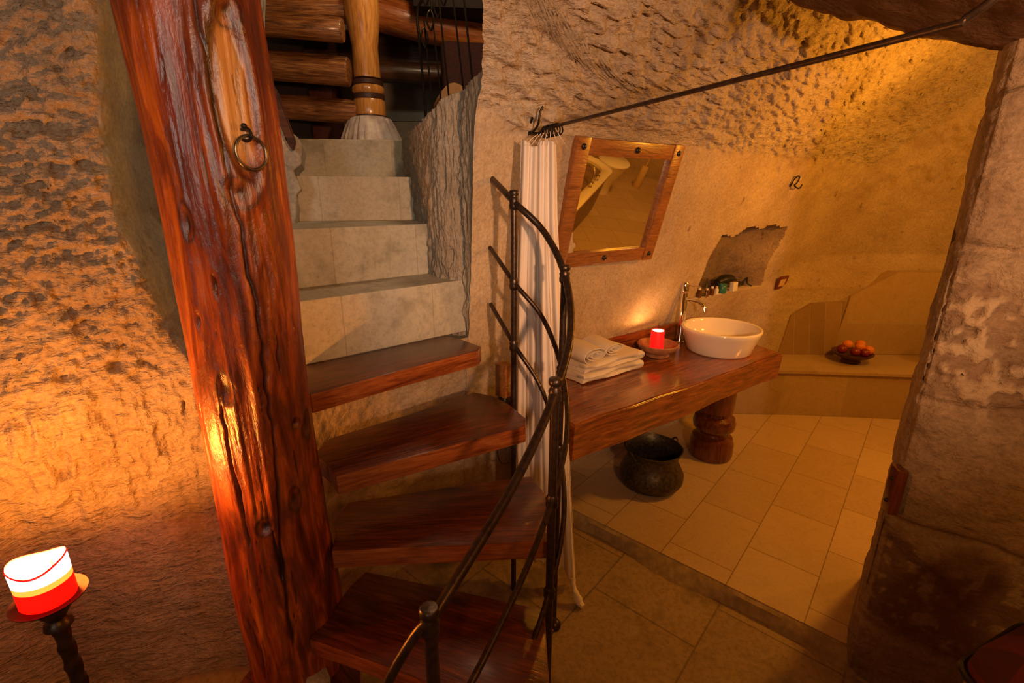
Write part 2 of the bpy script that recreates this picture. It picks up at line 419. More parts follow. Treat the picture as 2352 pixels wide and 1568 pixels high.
def shell():
    O=np.array([.9,1.5,1.25])
    nc=640
    v1=np.linspace(-1.33,0,230); el=np.radians(np.linspace(0,80,200)[1:]); nr=len(v1)+len(el)
    def rays(AZ):
        D=np.zeros(AZ.shape+(3,)); ST=np.zeros_like(D); n1=len(v1)
        D[:n1,:,0]=np.sin(AZ[:n1]); D[:n1,:,1]=np.cos(AZ[:n1]); ST[:]=O; ST[:n1,:,2]+=v1[:,None]
        ce=np.cos(el)[:,None]; D[n1:,:,0]=np.sin(AZ[n1:])*ce; D[n1:,:,1]=np.cos(AZ[n1:])*ce; D[n1:,:,2]=np.sin(el)[:,None]
        lo=np.zeros(D.shape[:2]); hi=np.full(D.shape[:2],7.)
        for _ in range(26):
            mid=(lo+hi)/2; g=field(ST+D*mid[...,None])[0]
            inside=g>0; lo=np.where(inside,mid,lo); hi=np.where(inside,hi,mid)
        return D,ST,lo
    # the left end of the rock is the corner of the stair opening: find its azimuth row by row
    sc_=np.radians(np.linspace(-125,-55,141)); D,ST,r=rays(np.repeat(sc_[None],nr,0)); Pq=ST+D*r[...,None]
    ratio=Pq[...,0]/np.maximum(Pq[...,1],.05)
    tgt=np.interp(Pq[...,2],[0,.6,1.0,1.1,1.5,1.82,2.0,2.3],[-.12,-.11,-.10,-.094,-.083,-.076,-.058,-.052])
    a0=np.array([sc_[np.argmax((ratio[i]>tgt[i]))] for i in range(nr)])
    ker=np.ones(9)/9; a0=np.convolve(np.pad(a0,4,'edge'),ker,'valid')
    tt=np.linspace(0,1,nc-70)[None]; AZ=np.concatenate([a0[:,None]*(1-tt)+math.radians(52)*tt,np.repeat(np.radians(np.linspace(52.6,96,70))[None],nr,0)],1)
    D,ST,r=rays(AZ); P=ST+D*r[...,None]
    g,g1,g2,g3,g4,g5=field(P)
    x,y,z=P[...,0],P[...,1],P[...,2]
    s=.824*x+.567*y
    ceil=sstep(.035,-.015,np.minimum(g2,g5)-np.minimum(np.minimum(g1,g4),g3))   # 1 on overhanging rock
    # relief
    rel=.010*fbm(P*3.,3,5)
    chis=1-np.abs(fbm(np.stack([x*10+z*4,y*10,z*32+x*5-y*6],-1),3,11))
    chis2=fbm(np.stack([x*16,y*16,z*44+x*9],-1),2,13)
    rel+=ceil*(-.018+.030*(chis-.6)+.013*chis2+.004*fbm(P*40,2,3))
    flat=sstep(1.22,1.34,s)*sstep(2.32,2.2,s)*sstep(1.12,1.22,z)*sstep(1.93,1.86,z); rel=rel*(1-.85*flat)+.012*flat
    rough2=sstep(2.6,3.3,s)*sstep(1.35,1.75,z)
    rel+=rough2*.022*fbm(P*16,3,23)
    rel+=(1-ceil)*.0025*fbm(P*35,2,9)
    # soft ledge under the overhang
    # groove in the corner that sweeps across the far wall
    # niche over the basin
    onW=(g1<.35)&(s>2.4)&(s<4)
    zt=1.345+.045*sstep(2.85,3.1,s)+.012*np.sin(s*23)
    s0=2.74+.05*sstep(1.2,1.35,z); s1=3.515+.02*np.sin(z*21)+.045*sstep(1.2,1.38,z)
    nin=onW&(z>.948)&(z<zt)&(s>s0)&(s<s1)
    edge_=np.exp(-(np.arange(nc)/9.)**2)[None]
    r2=r+rel*(1-edge_*.7)
    P=ST+D*r2[...,None]
    dn=.19*np.clip((s1-s)/.24,0,1)*np.where(s>3.27,1+.07*fbm(P*20,2,77),1.); P[...,0]+=np.where(nin,-.567*dn,0); P[...,1]+=np.where(nin,.824*dn,0)
    P[...,2]=np.where(P[...,2]<-.10,-.10,P[...,2])
    fz=P[...,2]; cm=ceil[:-1,:-1]>.5
    bk=(g4[:-1,:-1]<np.minimum(g1,g2)[:-1,:-1])
    nf=nin[:-1,:-1]
    struct(grid_mesh('wall_right',P,M['wall'],(~cm)&(~bk)&(~nf))); struct(grid_mesh('wall_niche',P,M['cheek'],nf))
    struct(grid_mesh('wall_back',P,M['wall'],(~cm)&bk))
    struct(grid_mesh('ceiling',P,M['ceiling'],cm))
    return P[:,0]
SHELL_EDGE=shell()

# ---- rough side wall of the upper flight, with its parapet
def side_wall():
    pts=[(-.20,1.945),(-.285,1.985),(-.375,2.15),(-.49,2.46),(-.615,2.87),(-.80,3.45)]
    path=np.array([p[:] for p in spline([(a,b,0) for a,b in pts],40)])[:,:2]
    se=SHELL_EDGE; ze=se[:,2]; o_=np.argsort(ze); m=26; n=len(path)+m; nz=300
    t=np.linspace(0,1,n)
    top=np.interp(t,[0,.115,.27,.47,1],[1.985,1.965,1.93,1.88,1.872])+.003*fbm(np.stack([t*9,t*0,t*0],-1),3,8)
    P=np.zeros((nz+14,n,3)); nor=np.zeros((n,2))
    for i in range(nz):
        z=1.03+(top-1.03)*i/(nz-1); ex=np.interp(z,ze[o_],se[o_,0])+.004; ey=np.interp(z,ze[o_],se[o_,1])+.004
        q0=path[0]; w=np.linspace(0,1,m,endpoint=False)
        P[i,:m,0]=ex[:m]+(q0[0]-ex[:m])*w; P[i,:m,1]=ey[:m]+(q0[1]-ey[:m])*w
        P[i,m:,0]=path[:,0]; P[i,m:,1]=path[:,1]; P[i,:,2]=z
    T=np.gradient(P[100,:,:2],axis=0); T/=np.linalg.norm(T,axis=1)[:,None]+1e-9
    nor=np.stack([-T[:,1],T[:,0]],-1); nor=np.where((nor[:,0]>0)[:,None],-nor,nor)
    d=.020*(1-np.abs(fbm(np.stack([P[:nz,:,0]*30,P[:nz,:,1]*30,P[:nz,:,2]*6.5],-1),4,31)))-.012+.006*fbm(P[:nz]*4,2,37)
    d+=.005*fbm(P[:nz]*30,2,7); d*=sstep(0,.10,t)[None]
    P[:nz,:,0]+=nor[:,0]*d; P[:nz,:,1]+=nor[:,1]*d
    for k in range(14):
        P[nz+k]=P[nz-1]; w=(k+1)*.02
        P[nz+k,:,0]-=nor[:,0]*w; P[nz+k,:,1]-=nor[:,1]*w-.01*k; P[nz+k,:,2]+=.006*fbm(P[nz+k]*14,2,3)-.002*k
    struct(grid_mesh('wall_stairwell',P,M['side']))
    # return of the rock edge above the parapet
    sel=se[(ze>1.7)]; sel=sel[np.argsort(sel[:,2])]; n2=20; Q=np.zeros((len(sel),n2,3))
    for k in range(n2): Q[:,k]=sel+np.array([.006+.03*k/n2,.004+.4*k/n2,0]); 
    struct(grid_mesh('wall_corner_return',Q,M['side']))
side_wall()
# jagged edge of rock standing above the parapet
# ---- left rock wall
def R_near(P):
    # 0 at the fold of the wall, 1 well to its left
    return sstep(-1.0,-1.42,P[...,0])
def left_wall():
    nz=380; ns=420; zs=np.linspace(-.12,2.75,nz); P=np.zeros((nz,ns,3)); wgt=np.zeros((nz,ns))
    zk=[0,.6,1.06,1.29,1.54,1.75,2.06,2.8]; xk=[-.78,-.86,-.95,-1.045,-1.115,-1.105,-1.02,-.9]
    for i,z in enumerate(zs):
        xr=np.interp(z,zk,xk)+.018*float(n3(np.array([[z*5,.3,.2]]),4)[0]); R=np.array([xr,1.38])
        E_=R+np.array([-.36,.94])*.42
        pts=[(-2.7,-.6),(-1.85,.80),(-1.42,1.24),tuple(R),tuple(E_),(E_[0]+.22,E_[1]+.36),(-1.36,2.85),(-1.95,3.4)]
        w=[110,80,90,60,40,25,15]
        row=[];wg=[]
        for a,(p,q) in enumerate(zip(pts,pts[1:])):
            m=w[a]
            for k in range(m): row.append((p[0]+(q[0]-p[0])*k/m,p[1]+(q[1]-p[1])*k/m)); wg.append(1. if a<3 else 0.)
        row=np.array(row[:ns]); 
        # round the fold a little
        ker=np.hanning(37)[1:-1]; ker/=ker.sum(); rx=np.convolve(np.pad(row[:,0],17,'edge'),ker,'valid'); ry=np.convolve(np.pad(row[:,1],17,'edge'),ker,'valid')
        P[i,:,0]=rx; P[i,:,1]=ry; P[i,:,2]=z; wgt[i]=wg
    Q=P.copy()
    kk_=np.hanning(41); kk_/=kk_.sum(); wgt2=np.apply_along_axis(lambda a_:np.convolve(np.pad(a_,20,'edge'),kk_,'valid'),1,wgt)
    rough=sstep(.45,.95,P[...,2])*wgt2
    a=1-np.abs(fbm(np.stack([P[...,0]*9+P[...,2]*4,P[...,1]*9,P[...,2]*17-P[...,0]*4],-1),4,41))
    b=1-np.abs(fbm(np.stack([P[...,0]*24,P[...,1]*24,P[...,2]*7],-1),3,47)); a2=1-np.abs(fbm(np.stack([P[...,0]*22+P[...,2]*10,P[...,1]*22,P[...,2]*40-P[...,0]*12],-1),3,44))
    low=sstep(1.15,.95,P[...,2])
    d=.022*fbm(P*2.6,3,2)+rough*((1-low)*(.030*(a-.6)+.026*(a2-.6))+low*.030*(b-.6)+.007*fbm(P*36,2,6))+(1-rough)*.006*fbm(P*11,3,51)
    sh=np.interp(P[...,2],[0,.6,1.0,1.3,1.8,2.4],[.0,.06,.13,.07,-.10,-.22])*wgt2; sh=sh*np.clip((R_near(P)),0,1)
    d=d+sh
    P[...,0]+=.62*d; P[...,1]-=.78*d
    msk=(wgt[:-1,:-1]>.5)
    struct(grid_mesh('wall_left',P,M['left'],msk)); struct(grid_mesh('wall_stair_recess',P,M['plaster'],~msk))
left_wall()

# ---- doorway pillar and rock arch (front wall of the bathroom)
def front_wall():
    E0=np.array([1.246,1.375]); v=np.array([.755,-.656]); u=np.array([.656,.755])
    nz=330; z=np.linspace(-.1,2.75,nz)
    # jamb (going away) -> rounded arris -> lit face
    sj=np.linspace(.42,0,50)[:-1]; sf=np.concatenate([np.linspace(0,.05,14)[:-1],np.linspace(.05,1.5,217)])
    P=np.zeros((nz,len(sj)+len(sf),3)); fac=np.zeros((nz,len(sj)+len(sf)))
    for i,zz in enumerate(z):
        for arr,o,dirn in ((sj,0,u),(sf,len(sj),v)):
            ch=np.clip(arr/.05,0,1) if o else arr*0; fl=(v*.022-u*.062)
            P[i,o:o+len(arr),0]=E0[0]+dirn[0]*(np.maximum(arr-.05,0) if o else arr)+fl[0]*ch; P[i,o:o+len(arr),1]=E0[1]+dirn[1]*(np.maximum(arr-.05,0) if o else arr)+fl[1]*ch
        P[i,:,2]=zz
    fac[:,len(sj):]=sf[None,:]
    edge=np.exp(-((fac-.05)/.02)**2)
    x,y,zz=P[...,0],P[...,1],P[...,2]
    joints=np.array([.18,.60,1.02,1.455,1.86,2.3]); jd=np.min(np.abs(zz[...,None]+.02*n3(np.stack([fac*7,zz*2,zz*0],-1),3)[...,None]-joints),-1)
    wv=.5+.5*n3(np.stack([fac*4,zz*0,np.floor((zz+.2)/.43)],-1),9)
    d=-.022*np.exp(-(jd/.016)**2)+.012*fbm(P*4,3,61)+.004*fbm(P*30,2,62)
    flake=sstep(.05,.35,fbm(P*34,3,66)); zone=sstep(.95,1.1,zz)*sstep(1.42,1.3,zz)
    d+=zone*(-.012+.016*flake)*(fac>.03)
    zone2=sstep(.25,.35,zz)*sstep(.62,.55,zz); d+=zone2*(-.010)*(fac>.02)
    d-=.012*edge
    P[...,0]-=u[0]*d*-1*(fac>0)*-1; P[...,1]-=u[1]*d*-1*(fac>0)*-1
    P[...,0]+=v[0]*(-d*.6)*(fac<=0); P[...,1]+=v[1]*(-d*.6)*(fac<=0)
    o=grid_mesh('wall_front',P,M['pillar_face']); struct(o)
    ca=o.data.color_attributes.new('wear','FLOAT_COLOR','POINT')
    pn=fbm(np.stack([P[...,0]*8,P[...,1]*8,P[...,2]*8],-1),3,93)
    z1=sstep(.98,1.10,zz+.05*pn)*sstep(1.40,1.30,zz+.05*pn)*(fac>.05); z2=sstep(.16,.24,zz+.06*pn)*sstep(.56,.46,zz+.08*pn)*(fac>.05)
    spk=sstep(.30,.42,fbm(P*34,2,95))
    c4=np.stack([np.clip(z1*.42*(1-flake)+z2*.7*(1-spk)+.0,0,1),np.clip(z1*flake,0,1),z1*0,z1*0+1],-1).astype(np.float32)
    ca.data.foreach_set('color',c4.reshape(-1))
    # vertex colours: brown wear stain on the lower block
    # arch over the doorway
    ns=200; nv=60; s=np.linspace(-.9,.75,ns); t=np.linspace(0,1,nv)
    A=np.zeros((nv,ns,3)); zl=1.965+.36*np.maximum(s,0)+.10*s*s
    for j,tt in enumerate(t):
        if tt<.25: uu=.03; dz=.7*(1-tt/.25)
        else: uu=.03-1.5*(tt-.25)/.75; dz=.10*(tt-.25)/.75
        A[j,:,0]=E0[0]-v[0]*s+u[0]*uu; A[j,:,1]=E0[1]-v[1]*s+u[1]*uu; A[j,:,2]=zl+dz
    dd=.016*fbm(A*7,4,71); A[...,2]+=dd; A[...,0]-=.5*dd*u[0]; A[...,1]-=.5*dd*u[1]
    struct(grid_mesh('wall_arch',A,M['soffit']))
front_wall()

# ---- floors
def slab(name,poly,z0,z1,mat):
    bm=B(); prism(bm,poly,z0,z1); return struct(obj(name,bm,mat,smooth=False))
T0=(1.4,1.245); T1=(-.9,3.24)                     # threshold line
slab('floor_bathroom',[(T0[0],T0[1]),(2.3,.42),(6.4,.4),(6.4,4.2),(-.9,4.2),(T1[0],T1[1])],-.055,0,M['bath_tile'])
slab('floor_hall',[(-3,-2.9),(3.2,-2.9),(3.2,.6),(2.0,1.2),(.6,2.6),(-1.6,2.9),(-3,2.9)],-.16,-.06,M['hall_slab'])
# pale mortar ramp along the threshold
bm=B()
n=60
for side in range(1):
    rows=[]
    for i in range(n+1):
        t=i/n; p=Vector((T0[0]+(T1[0]-T0[0])*t*.62,T0[1]+(T1[1]-T0[1])*t*.62,0)); w=.055+.02*math.sin(t*17)+random.uniform(-.006,.006)
        rows.append([bm.verts.new((p.x+U.x*.004,p.y+U.y*.004,-.001)),bm.verts.new((p.x-U.x*.02,p.y-U.y*.02,-.012)),bm.verts.new((p.x-U.x*w,p.y-U.y*w,-.0595))])
    for a,b in zip(rows,rows[1:]):
        for k in range(2): bm.faces.new((a[k],a[k+1],b[k+1],b[k]))
M['mortar']=plain('threshold_mortar',(.46,.35,.20),.8,0,.35,30,.4)
struct(obj('trim_threshold',bm,M['mortar']))
# ---- plain shell parts outside the photograph (they close the rooms for the light)
def q(name,pts,mat): return struct(quad(name,pts,mat))
q('wall_bathroom_near',[(1.54,1.71,-.1),(3.2,.30,-.1),(3.2,.30,2.8),(1.54,1.71,2.8)],M['wall'])
q('wall_bathroom_end',[(3.2,.30,-.1),(6.2,.30,-.1),(6.2,.30,2.8),(3.2,.30,2.8)],M['wall'])
q('wall_bathroom_far_side',[(6.1,.2,-.1),(6.1,4.2,-.1),(6.1,4.2,2.8),(6.1,.2,2.8)],M['wall'])
q('ceiling_bathroom',[(1.3,.3,2.62),(6.2,.3,2.62),(6.2,4.2,2.62),(1.3,4.2,2.62)],M['wall'])
q('wall_hall_near',[(-3,-2.8,-.1),(3.2,-2.8,-.1),(3.2,-2.8,3.3),(-3,-2.8,3.3)],M['wall'])
q('wall_hall_side',[(2.4,.37,-.1),(2.4,-2.8,-.1),(2.4,-2.8,3.3),(2.4,.37,3.3)],M['wall'])
q('wall_hall_far_side',[(-2.7,-.6,-.1),(-2.9,-2.8,-.1),(-2.9,-2.8,3.3),(-2.7,-.6,3.3)],M['wall'])
q('ceiling_hall',[(-3,-2.8,2.72),(3.2,-2.8,2.72),(3.2,1.0,2.72),(-3,1.0,2.72)],M['wall'])
q('ceiling_stairs',[(-3,1.0,3.55),(3.2,1.0,3.55),(3.2,5,3.55),(-3,5,3.55)],M['darkbeam'])
q('ceiling_riser',[(-3,1.0,2.72),(3.2,1.0,2.72),(3.2,1.0,3.55),(-3,1.0,3.55)],M['wall'])

# ---- lower wall under the stone flight
def under_wall():
    se=SHELL_EDGE; o_=np.argsort(se[:,2])
    a=np.array([-.86,1.41]); n=260; nz=200; t=np.linspace(0,1,n); z=np.linspace(-.1,1.03,nz); P=np.zeros((nz,n,3))
    bx_=np.interp(z,se[o_,2],se[o_,0])[:,None]+.03; by_=np.interp(z,se[o_,2],se[o_,1])[:,None]+.03
    P[...,0]=a[0]+(bx_-a[0])*t; P[...,1]=a[1]+(by_-a[1])*t; P[...,2]=z[:,None]
    d=(.012*fbm(P*4,3,81)+.004*fbm(P*24,3,82)+.03*np.sin(t*PI)[None])*sstep(1,.9,t)[None]
    P[...,0]+=-.643*d; P[...,1]+=.766*d
    struct(grid_mesh('wall_understairs',P,M['wall']))
under_wall()

# ================================================================== STONE STEPS (built into the rock)
def step(name,rc,az,z0,z1,L,depth,label,backaz=None):
    """stone step: right nosing corner rc, riser runs to the left along azimuth az"""
    d=Vector((-math.sin(math.radians(az)),-math.cos(math.radians(az)),0)); nrm=Vector((d.y,-d.x,0))
    if nrm.y<0: nrm=-nrm
    c=Vector((rc[0],rc[1],0))
    poly=[c-d*.10,c+d*L,c+d*L+nrm*depth,c-d*.10+nrm*depth]
    bm=B(); prism(bm,[(p.x,p.y) for p in poly],z0,z1,.004)
    o=obj(name,bm,M['step'],smooth=False); 
    uvplanar(o,d,Vector((0,0,1)),(rc[0],rc[1],z0))
    # treads: use depth for v
    me=o.data; uv=me.uv_layers[0]
    for pl in me.polygons:
        if abs(pl.normal.z)>.7:
            for li in pl.loop_indices:
                p=me.vertices[me.loops[li].vertex_index].co-c; uv.data[li].uv=(p.dot(d),p.dot(nrm)+.02)
    tag(o,label,'stair step','stone steps of the upper flight'); return o
step('stone_step',(-.267,1.89),50,1.05,1.268,.78,.75,'lowest grey stone step, rising straight from the highest wooden tread')
step('stone_step.001',(-.362,2.115),50,1.268,1.482,.72,.80,'second grey stone step up, with a speckled two-tile riser')
step('stone_step.002',(-.485,2.43),74,1.482,1.683,.66,.80,'third grey stone step up, narrower and set further back')
step('stone_step.003',(-.605,2.84),82,1.683,1.889,.60,.62,'topmost grey stone step, just below the pale-based wooden column')
# rough rock left of the steps
def left_rock():
    n=60; nz=120; P=np.zeros((nz,n,3)); z=np.linspace(1.0,1.99,nz)
    for i,zz in enumerate(z):
        w=0.0
        a=Vector((-.93,1.85,0)); 
        right=np.interp(zz,[1.0,1.4,1.60,1.62,1.70,1.72,1.80,1.83,1.88,1.93,1.99],[-.93,-.935,-.92,-.895,-.915,-.885,-.87,-.885,-.94,-.965,-1.0])
        for k in range(n):
            t=k/(n-1)
            # front face from behind the trunk to its right edge, then turning back
            if t<.6: x=-1.5+(right+1.5)*t/.6; y=2.10+.02*t/.6
            else: x=right-.14*(t-.6)/.4; y=2.12+.4*(t-.6)/.4
            P[i,k]=(x,y,zz)
    d=.010*fbm(P*9,4,91); P[...,0]+=d; P[...,1]-=d*.6
    struct(grid_mesh('wall_stair_left',P,M['plaster']))
left_rock()

bm=B()
pb=[(-.985,2.05,2.12),(-.905,2.05,1.985),(-.857,2.05,1.80),(-.873,2.05,1.765),(-.895,2.05,1.80),(-.915,2.05,1.88),(-.955,2.05,1.95),(-1.01,2.05,2.02)]
f0=[bm.verts.new(p) for p in pb]; f1=[bm.verts.new((x-.01,y+.03,z)) for x,y,z in pb]
bm.faces.new(f0); bm.faces.new(f1[::-1])
for i in range(8): bm.faces.new((f0[i],f1[i],f1[(i+1)%8],f0[(i+1)%8]))
bmesh.ops.bevel(bm,geom=list(bm.edges),offset=.005,segments=2,affect='EDGES')
tag(obj('curved_wood_offcut',bm,M['darkbeam']),'dark curved wood offcut resting on the rock right behind the trunk','wood piece')
# ================================================================== TRUNK
def trunk():
    TX,TY,R0=-.665,1.152,.128
    na,nz=300,470; th=np.linspace(-PI,PI,na,endpoint=False); z=np.linspace(.19,2.72,nz)
    TH,Z=np.meshgrid(th,z)
    cx=np.cos(TH); sx=np.sin(TH)
    Pn=np.stack([cx*.55,sx*.55,Z*.55],-1)
    r=R0*(1.02-.015*(Z-1.2))+.010*fbm(Pn*2.2,3,101)
    strk=np.stack([cx*3.4,sx*3.4,Z*.9],-1); r+=.0035*fbm(strk,4,107)+.0012*fbm(np.stack([cx*11,sx*11,Z*3.],-1),3,109)
    # sides swell above the feet
    r+=.006*np.exp(-((Z-.55)/.25)**2)
    dark=np.zeros_like(r); pale=np.zeros_like(r); bark=np.zeros_like(r)
    def ad(t0): 
        d=TH-math.radians(t0); return (d+PI)%(2*PI)-PI
    def knot(t0,z0,wa,wz,depth=.008,ring=True,rim=.004):
        nonlocal r,dark
        q=np.sqrt((ad(t0)*R0/wa)**2+((Z-z0)/wz)**2)+.12*n3(np.stack([TH*7,Z*22,Z*0],-1),5)
        r-=depth*.8*np.exp(-(q/.6)**2); r+=rim*.35*np.exp(-((q-1.15)/.4)**2)
        dark=np.maximum(dark,.9*np.exp(-(q/.55)**2)); 
        if ring: dark=np.maximum(dark,.75*np.exp(-((q-1.0)/.16)**2))
    def crack(pts,w=.0035,depth=.01,al=.95):
        nonlocal r,dark
        zz=np.array([p[1] for p in pts]); tt=np.array([p[0] for p in pts]); o_=np.argsort(zz)
        c=np.interp(Z,zz[o_],tt[o_]); inr=(Z>zz.min())&(Z<zz.max())
        d=np.abs(ad(0)-np.radians(c)+.03*n3(np.stack([Z*30,Z*0,Z*0],-1),8))*R0
        ends=sstep(0,.05,Z-zz.min())*sstep(0,.05,zz.max()-Z)
        ww=w*(.5+.9*np.abs(n3(np.stack([Z*9,Z*0+3,Z*0],-1),12)))*ends+1e-5
        m=np.exp(-(d/ww)**2)*inr
        r-=depth*m; dark=np.maximum(dark,al*m)
    # long oval scar with pale heartwood
    q=np.sqrt((ad(-38)*R0/.040)**2+((Z-1.79)/.165)**2)
    pale=np.maximum(pale,sstep(1.0,.6,q)); r-=.012*sstep(1.05,.75,q); r+=.007*np.exp(-((q-1.15)/.18)**2)
    lft=sstep(-20,-50,np.degrees(ad(-20))-20)
    dark=np.maximum(dark,.95*np.exp(-((q-.98)/.14)**2)*sstep(.1,-.35,ad(-38)))
    dark=np.maximum(dark,.5*np.exp(-((q-.98)/.10)**2))
    knot(-34,1.945,.026,.030); knot(-47,1.605,.030,.034,.010); knot(-97,1.545,.014,.040)
    knot(-81,1.415,.008,.034,.012,False); knot(-104,1.335,.007,.034,.012,False); knot(-22,1.045,.014,.014,.012)
    knot(-73,.79,.022,.026,.012); knot(-38,.84,.018,.038,.012); knot(-88,1.17,.020,.040,.006,True,.006)
    knot(-5,1.02,.022,.040,.008); knot(20,.86,.02,.05,.006)
    crack([(-62,2.35),(-58,2.0),(-55,1.7),(-50,1.5),(-48,1.3),(-52,1.0),(-60,.8),(-66,.6)],.004,.010)
    crack([(-96,1.15),(-98,1.0),(-96,.8),(-92,.72)],.0045,.012)
    crack([(-68,.78),(-64,.6),(-66,.4)],.006,.010)
    for k in range(46):
        t0=random.uniform(-125,45); z0=random.uniform(.25,2.2); L=random.uniform(.03,.16)
        crack([(t0,z0),(t0+random.uniform(-4,4),z0+L)],random.uniform(.0012,.0028),.005,.85)
    # grain swirl ridges beside the scar
    for k,(t0,z0,z1) in enumerate([(-60,1.5,1.98),(-66,1.45,1.9),(-22,1.55,1.9),(-44,1.2,1.55),(-38,1.15,1.5),(-30,1.2,1.48),(-24,1.1,1.45)]):
        c=t0+8*np.sin((Z-z0)/(z1-z0)*PI)*(1 if k%2 else -1); inr=sstep(z0,z0+.08,Z)*sstep(z1,z1-.08,Z)
        dd=np.abs(ad(0)-np.radians(c))*R0; r+=.0035*np.exp(-(dd/.006)**2)*inr; dark=np.maximum(dark,.45*np.exp(-((dd-.009)/.003)**2)*inr)
    bark=sstep(.18,.42,fbm(np.stack([cx*1.5+3,sx*1.5,Z*1.0],-1),3,131)*.8+.35*np.exp(-((np.degrees(ad(-75)))/22)**2)*sstep(1.2,1.5,Z))
    X=TX+r*np.cos(TH); Y=TY+r*np.sin(TH); Pm=np.stack([X,Y,Z],-1); Pm=np.concatenate([Pm,Pm[:,:1]],1)
    o=grid_mesh('tree_trunk_post',Pm,M['trunk'])
    me=o.data; bm=bmesh.new(); bm.from_mesh(me); bmesh.ops.remove_doubles(bm,verts=bm.verts,dist=1e-6)
    bm.to_mesh(me); bm.free(); me.shade_smooth()
    ca=me.color_attributes.new('grain','FLOAT_COLOR','POINT')
    co=np.zeros(len(me.vertices)*3,np.float32); me.vertices.foreach_get('co',co); co=co.reshape(-1,3)
    a=np.arctan2(co[:,1]-TY,co[:,0]-TX); ia=np.round((a+PI)/(2*PI)*na).astype(int)%na; iz=np.clip(np.round((co[:,2]-.19)/(2.72-.19)*(nz-1)).astype(int),0,nz-1)
    c4=np.stack([dark[iz,ia],pale[iz,ia],bark[iz,ia],np.ones(len(ia))],-1).astype(np.float32)
    ca.data.foreach_set('color',c4.ravel())
    root=thing('trunk_newel_post','huge varnished orange-brown tree trunk standing in the middle of the spiral stair','tree trunk post',(0,0,0))
    o.parent=root; o.name='trunk'
    return root
trunk_t=trunk()
bm=B()
# iron ring hanging from the trunk
ro=thing('iron_door_ring','small round iron ring hung from a staple on the big trunk','ring',(-.553,1.075,1.69))
nr=Vector((.86,-.51,0)); tg=Vector((.51,.86,0))
pts=[nr*.012+tg*(.033*math.cos(a))+Vector((0,0,.033*math.sin(a)-.006)) for a in [2*PI*i/40 for i in range(40)]]
bm=B(); tube(bm,pts,.0036,10,closed=True); obj('ring',bm,M['brass_ring'],ro)
bm=B(); tube(bm,spline([nr*-.012+Vector((0,0,.040)),nr*.012+Vector((0,0,.040)),nr*.020+Vector((0,0,.028)),nr*.010+Vector((0,0,.018)),nr*-.012+Vector((0,0,.020))],6),.0034,8); ball(bm,nr*.0+Vector((0,0,.046)),.006); obj('staple',bm,M['bracket_iron'],ro)
# stone chip wedged at the foot of the trunk
bm=B(); box(bm,(-.585,1.055,.225),(.07,.05,.065),.7,.012,.35,.3); disp(bm,.012,30,3)
tag(obj('wedge_stone',bm,M['wall']),'small tan stone chip wedged at the foot of the big trunk','stone')

# ================================================================== WOODEN TREADS
def tread(name,poly,z,th,label,front=(0,1)):
    """poly in world plan; local x follows the grain along the front edge"""
    a=Vector((*poly[front[0]],0)); b=Vector((*poly[front[1]],0)); d=(b-a).normalized(); ang=math.atan2(d.y,d.x)
    c=Vector((sum(p[0] for p in poly)/len(poly),sum(p[1] for p in poly)/len(poly),z))
    mi=Matrix.Rotation(-ang,4,'Z')
    lp=[(mi@(Vector((*p,0))-Vector((c.x,c.y,0)))) for p in poly]
    bm=B(); prism(bm,[(p.x,p.y) for p in lp],-th,0,.005)
    for f in bm.faces: f.material_index=1 if abs(f.normal.z)<.7 else 0
    o=obj(name,bm,[M['tread'],M['tread_edge_lit']],angle=30); o.location=c; o.rotation_euler=(0,0,ang)
    return tag(o,label,'stair tread','wooden treads winding round the trunk')
tread('stair_tread',[(-.572,1.045),(-.37,.975),(-.10,.875),(.05,.815),(.095,.90),(.098,1.145),(-.20,1.225),(-.485,1.298),(-.52,1.235),(-.538,1.13)],.405,.055,'dark red-brown wooden tread with a large knot, second from the bottom',(0,2))
tread('stair_tread.001',[(-.520,1.142),(-.20,1.165),(.115,1.183),(.128,1.30),(.115,1.42),(.068,1.528),(-.22,1.46),(-.545,1.372),(-.56,1.275),(-.535,1.22)],.62,.062,'dark wooden tread with a wide flared end against the curved rail, third from the bottom',(0,2))
tread('stair_tread.002',[(-.500,1.190),(-.20,1.36),(.048,1.500),(.05,1.56),(-.01,1.68),(-.08,1.765),(-.155,1.80),(-.36,1.61),(-.60,1.415),(-.615,1.315),(-.545,1.25)],.835,.062,'wooden tread with a bright orange front edge, fourth from the bottom',(0,2))
tread('stair_tread.003',[(-.580,1.275),(-.36,1.482),(-.125,1.685),(-.118,1.735),(-.20,1.83),(-.275,1.882),(-.50,1.69),(-.70,1.535),(-.72,1.34),(-.66,1.30)],1.05,.060,'highest wooden tread, pushed up against the lowest stone riser',(0,2))
tread('stair_tread.004',[(-.84,1.02),(-.60,.66),(-.34,.42),(-.10,.62),(.04,.80),(-.30,.98),(-.45,1.06),(-.50,1.22),(-.62,1.31),(-.78,1.28)],.19,.055,'lowest dark wooden tread, under the foot of the big trunk',(1,2))

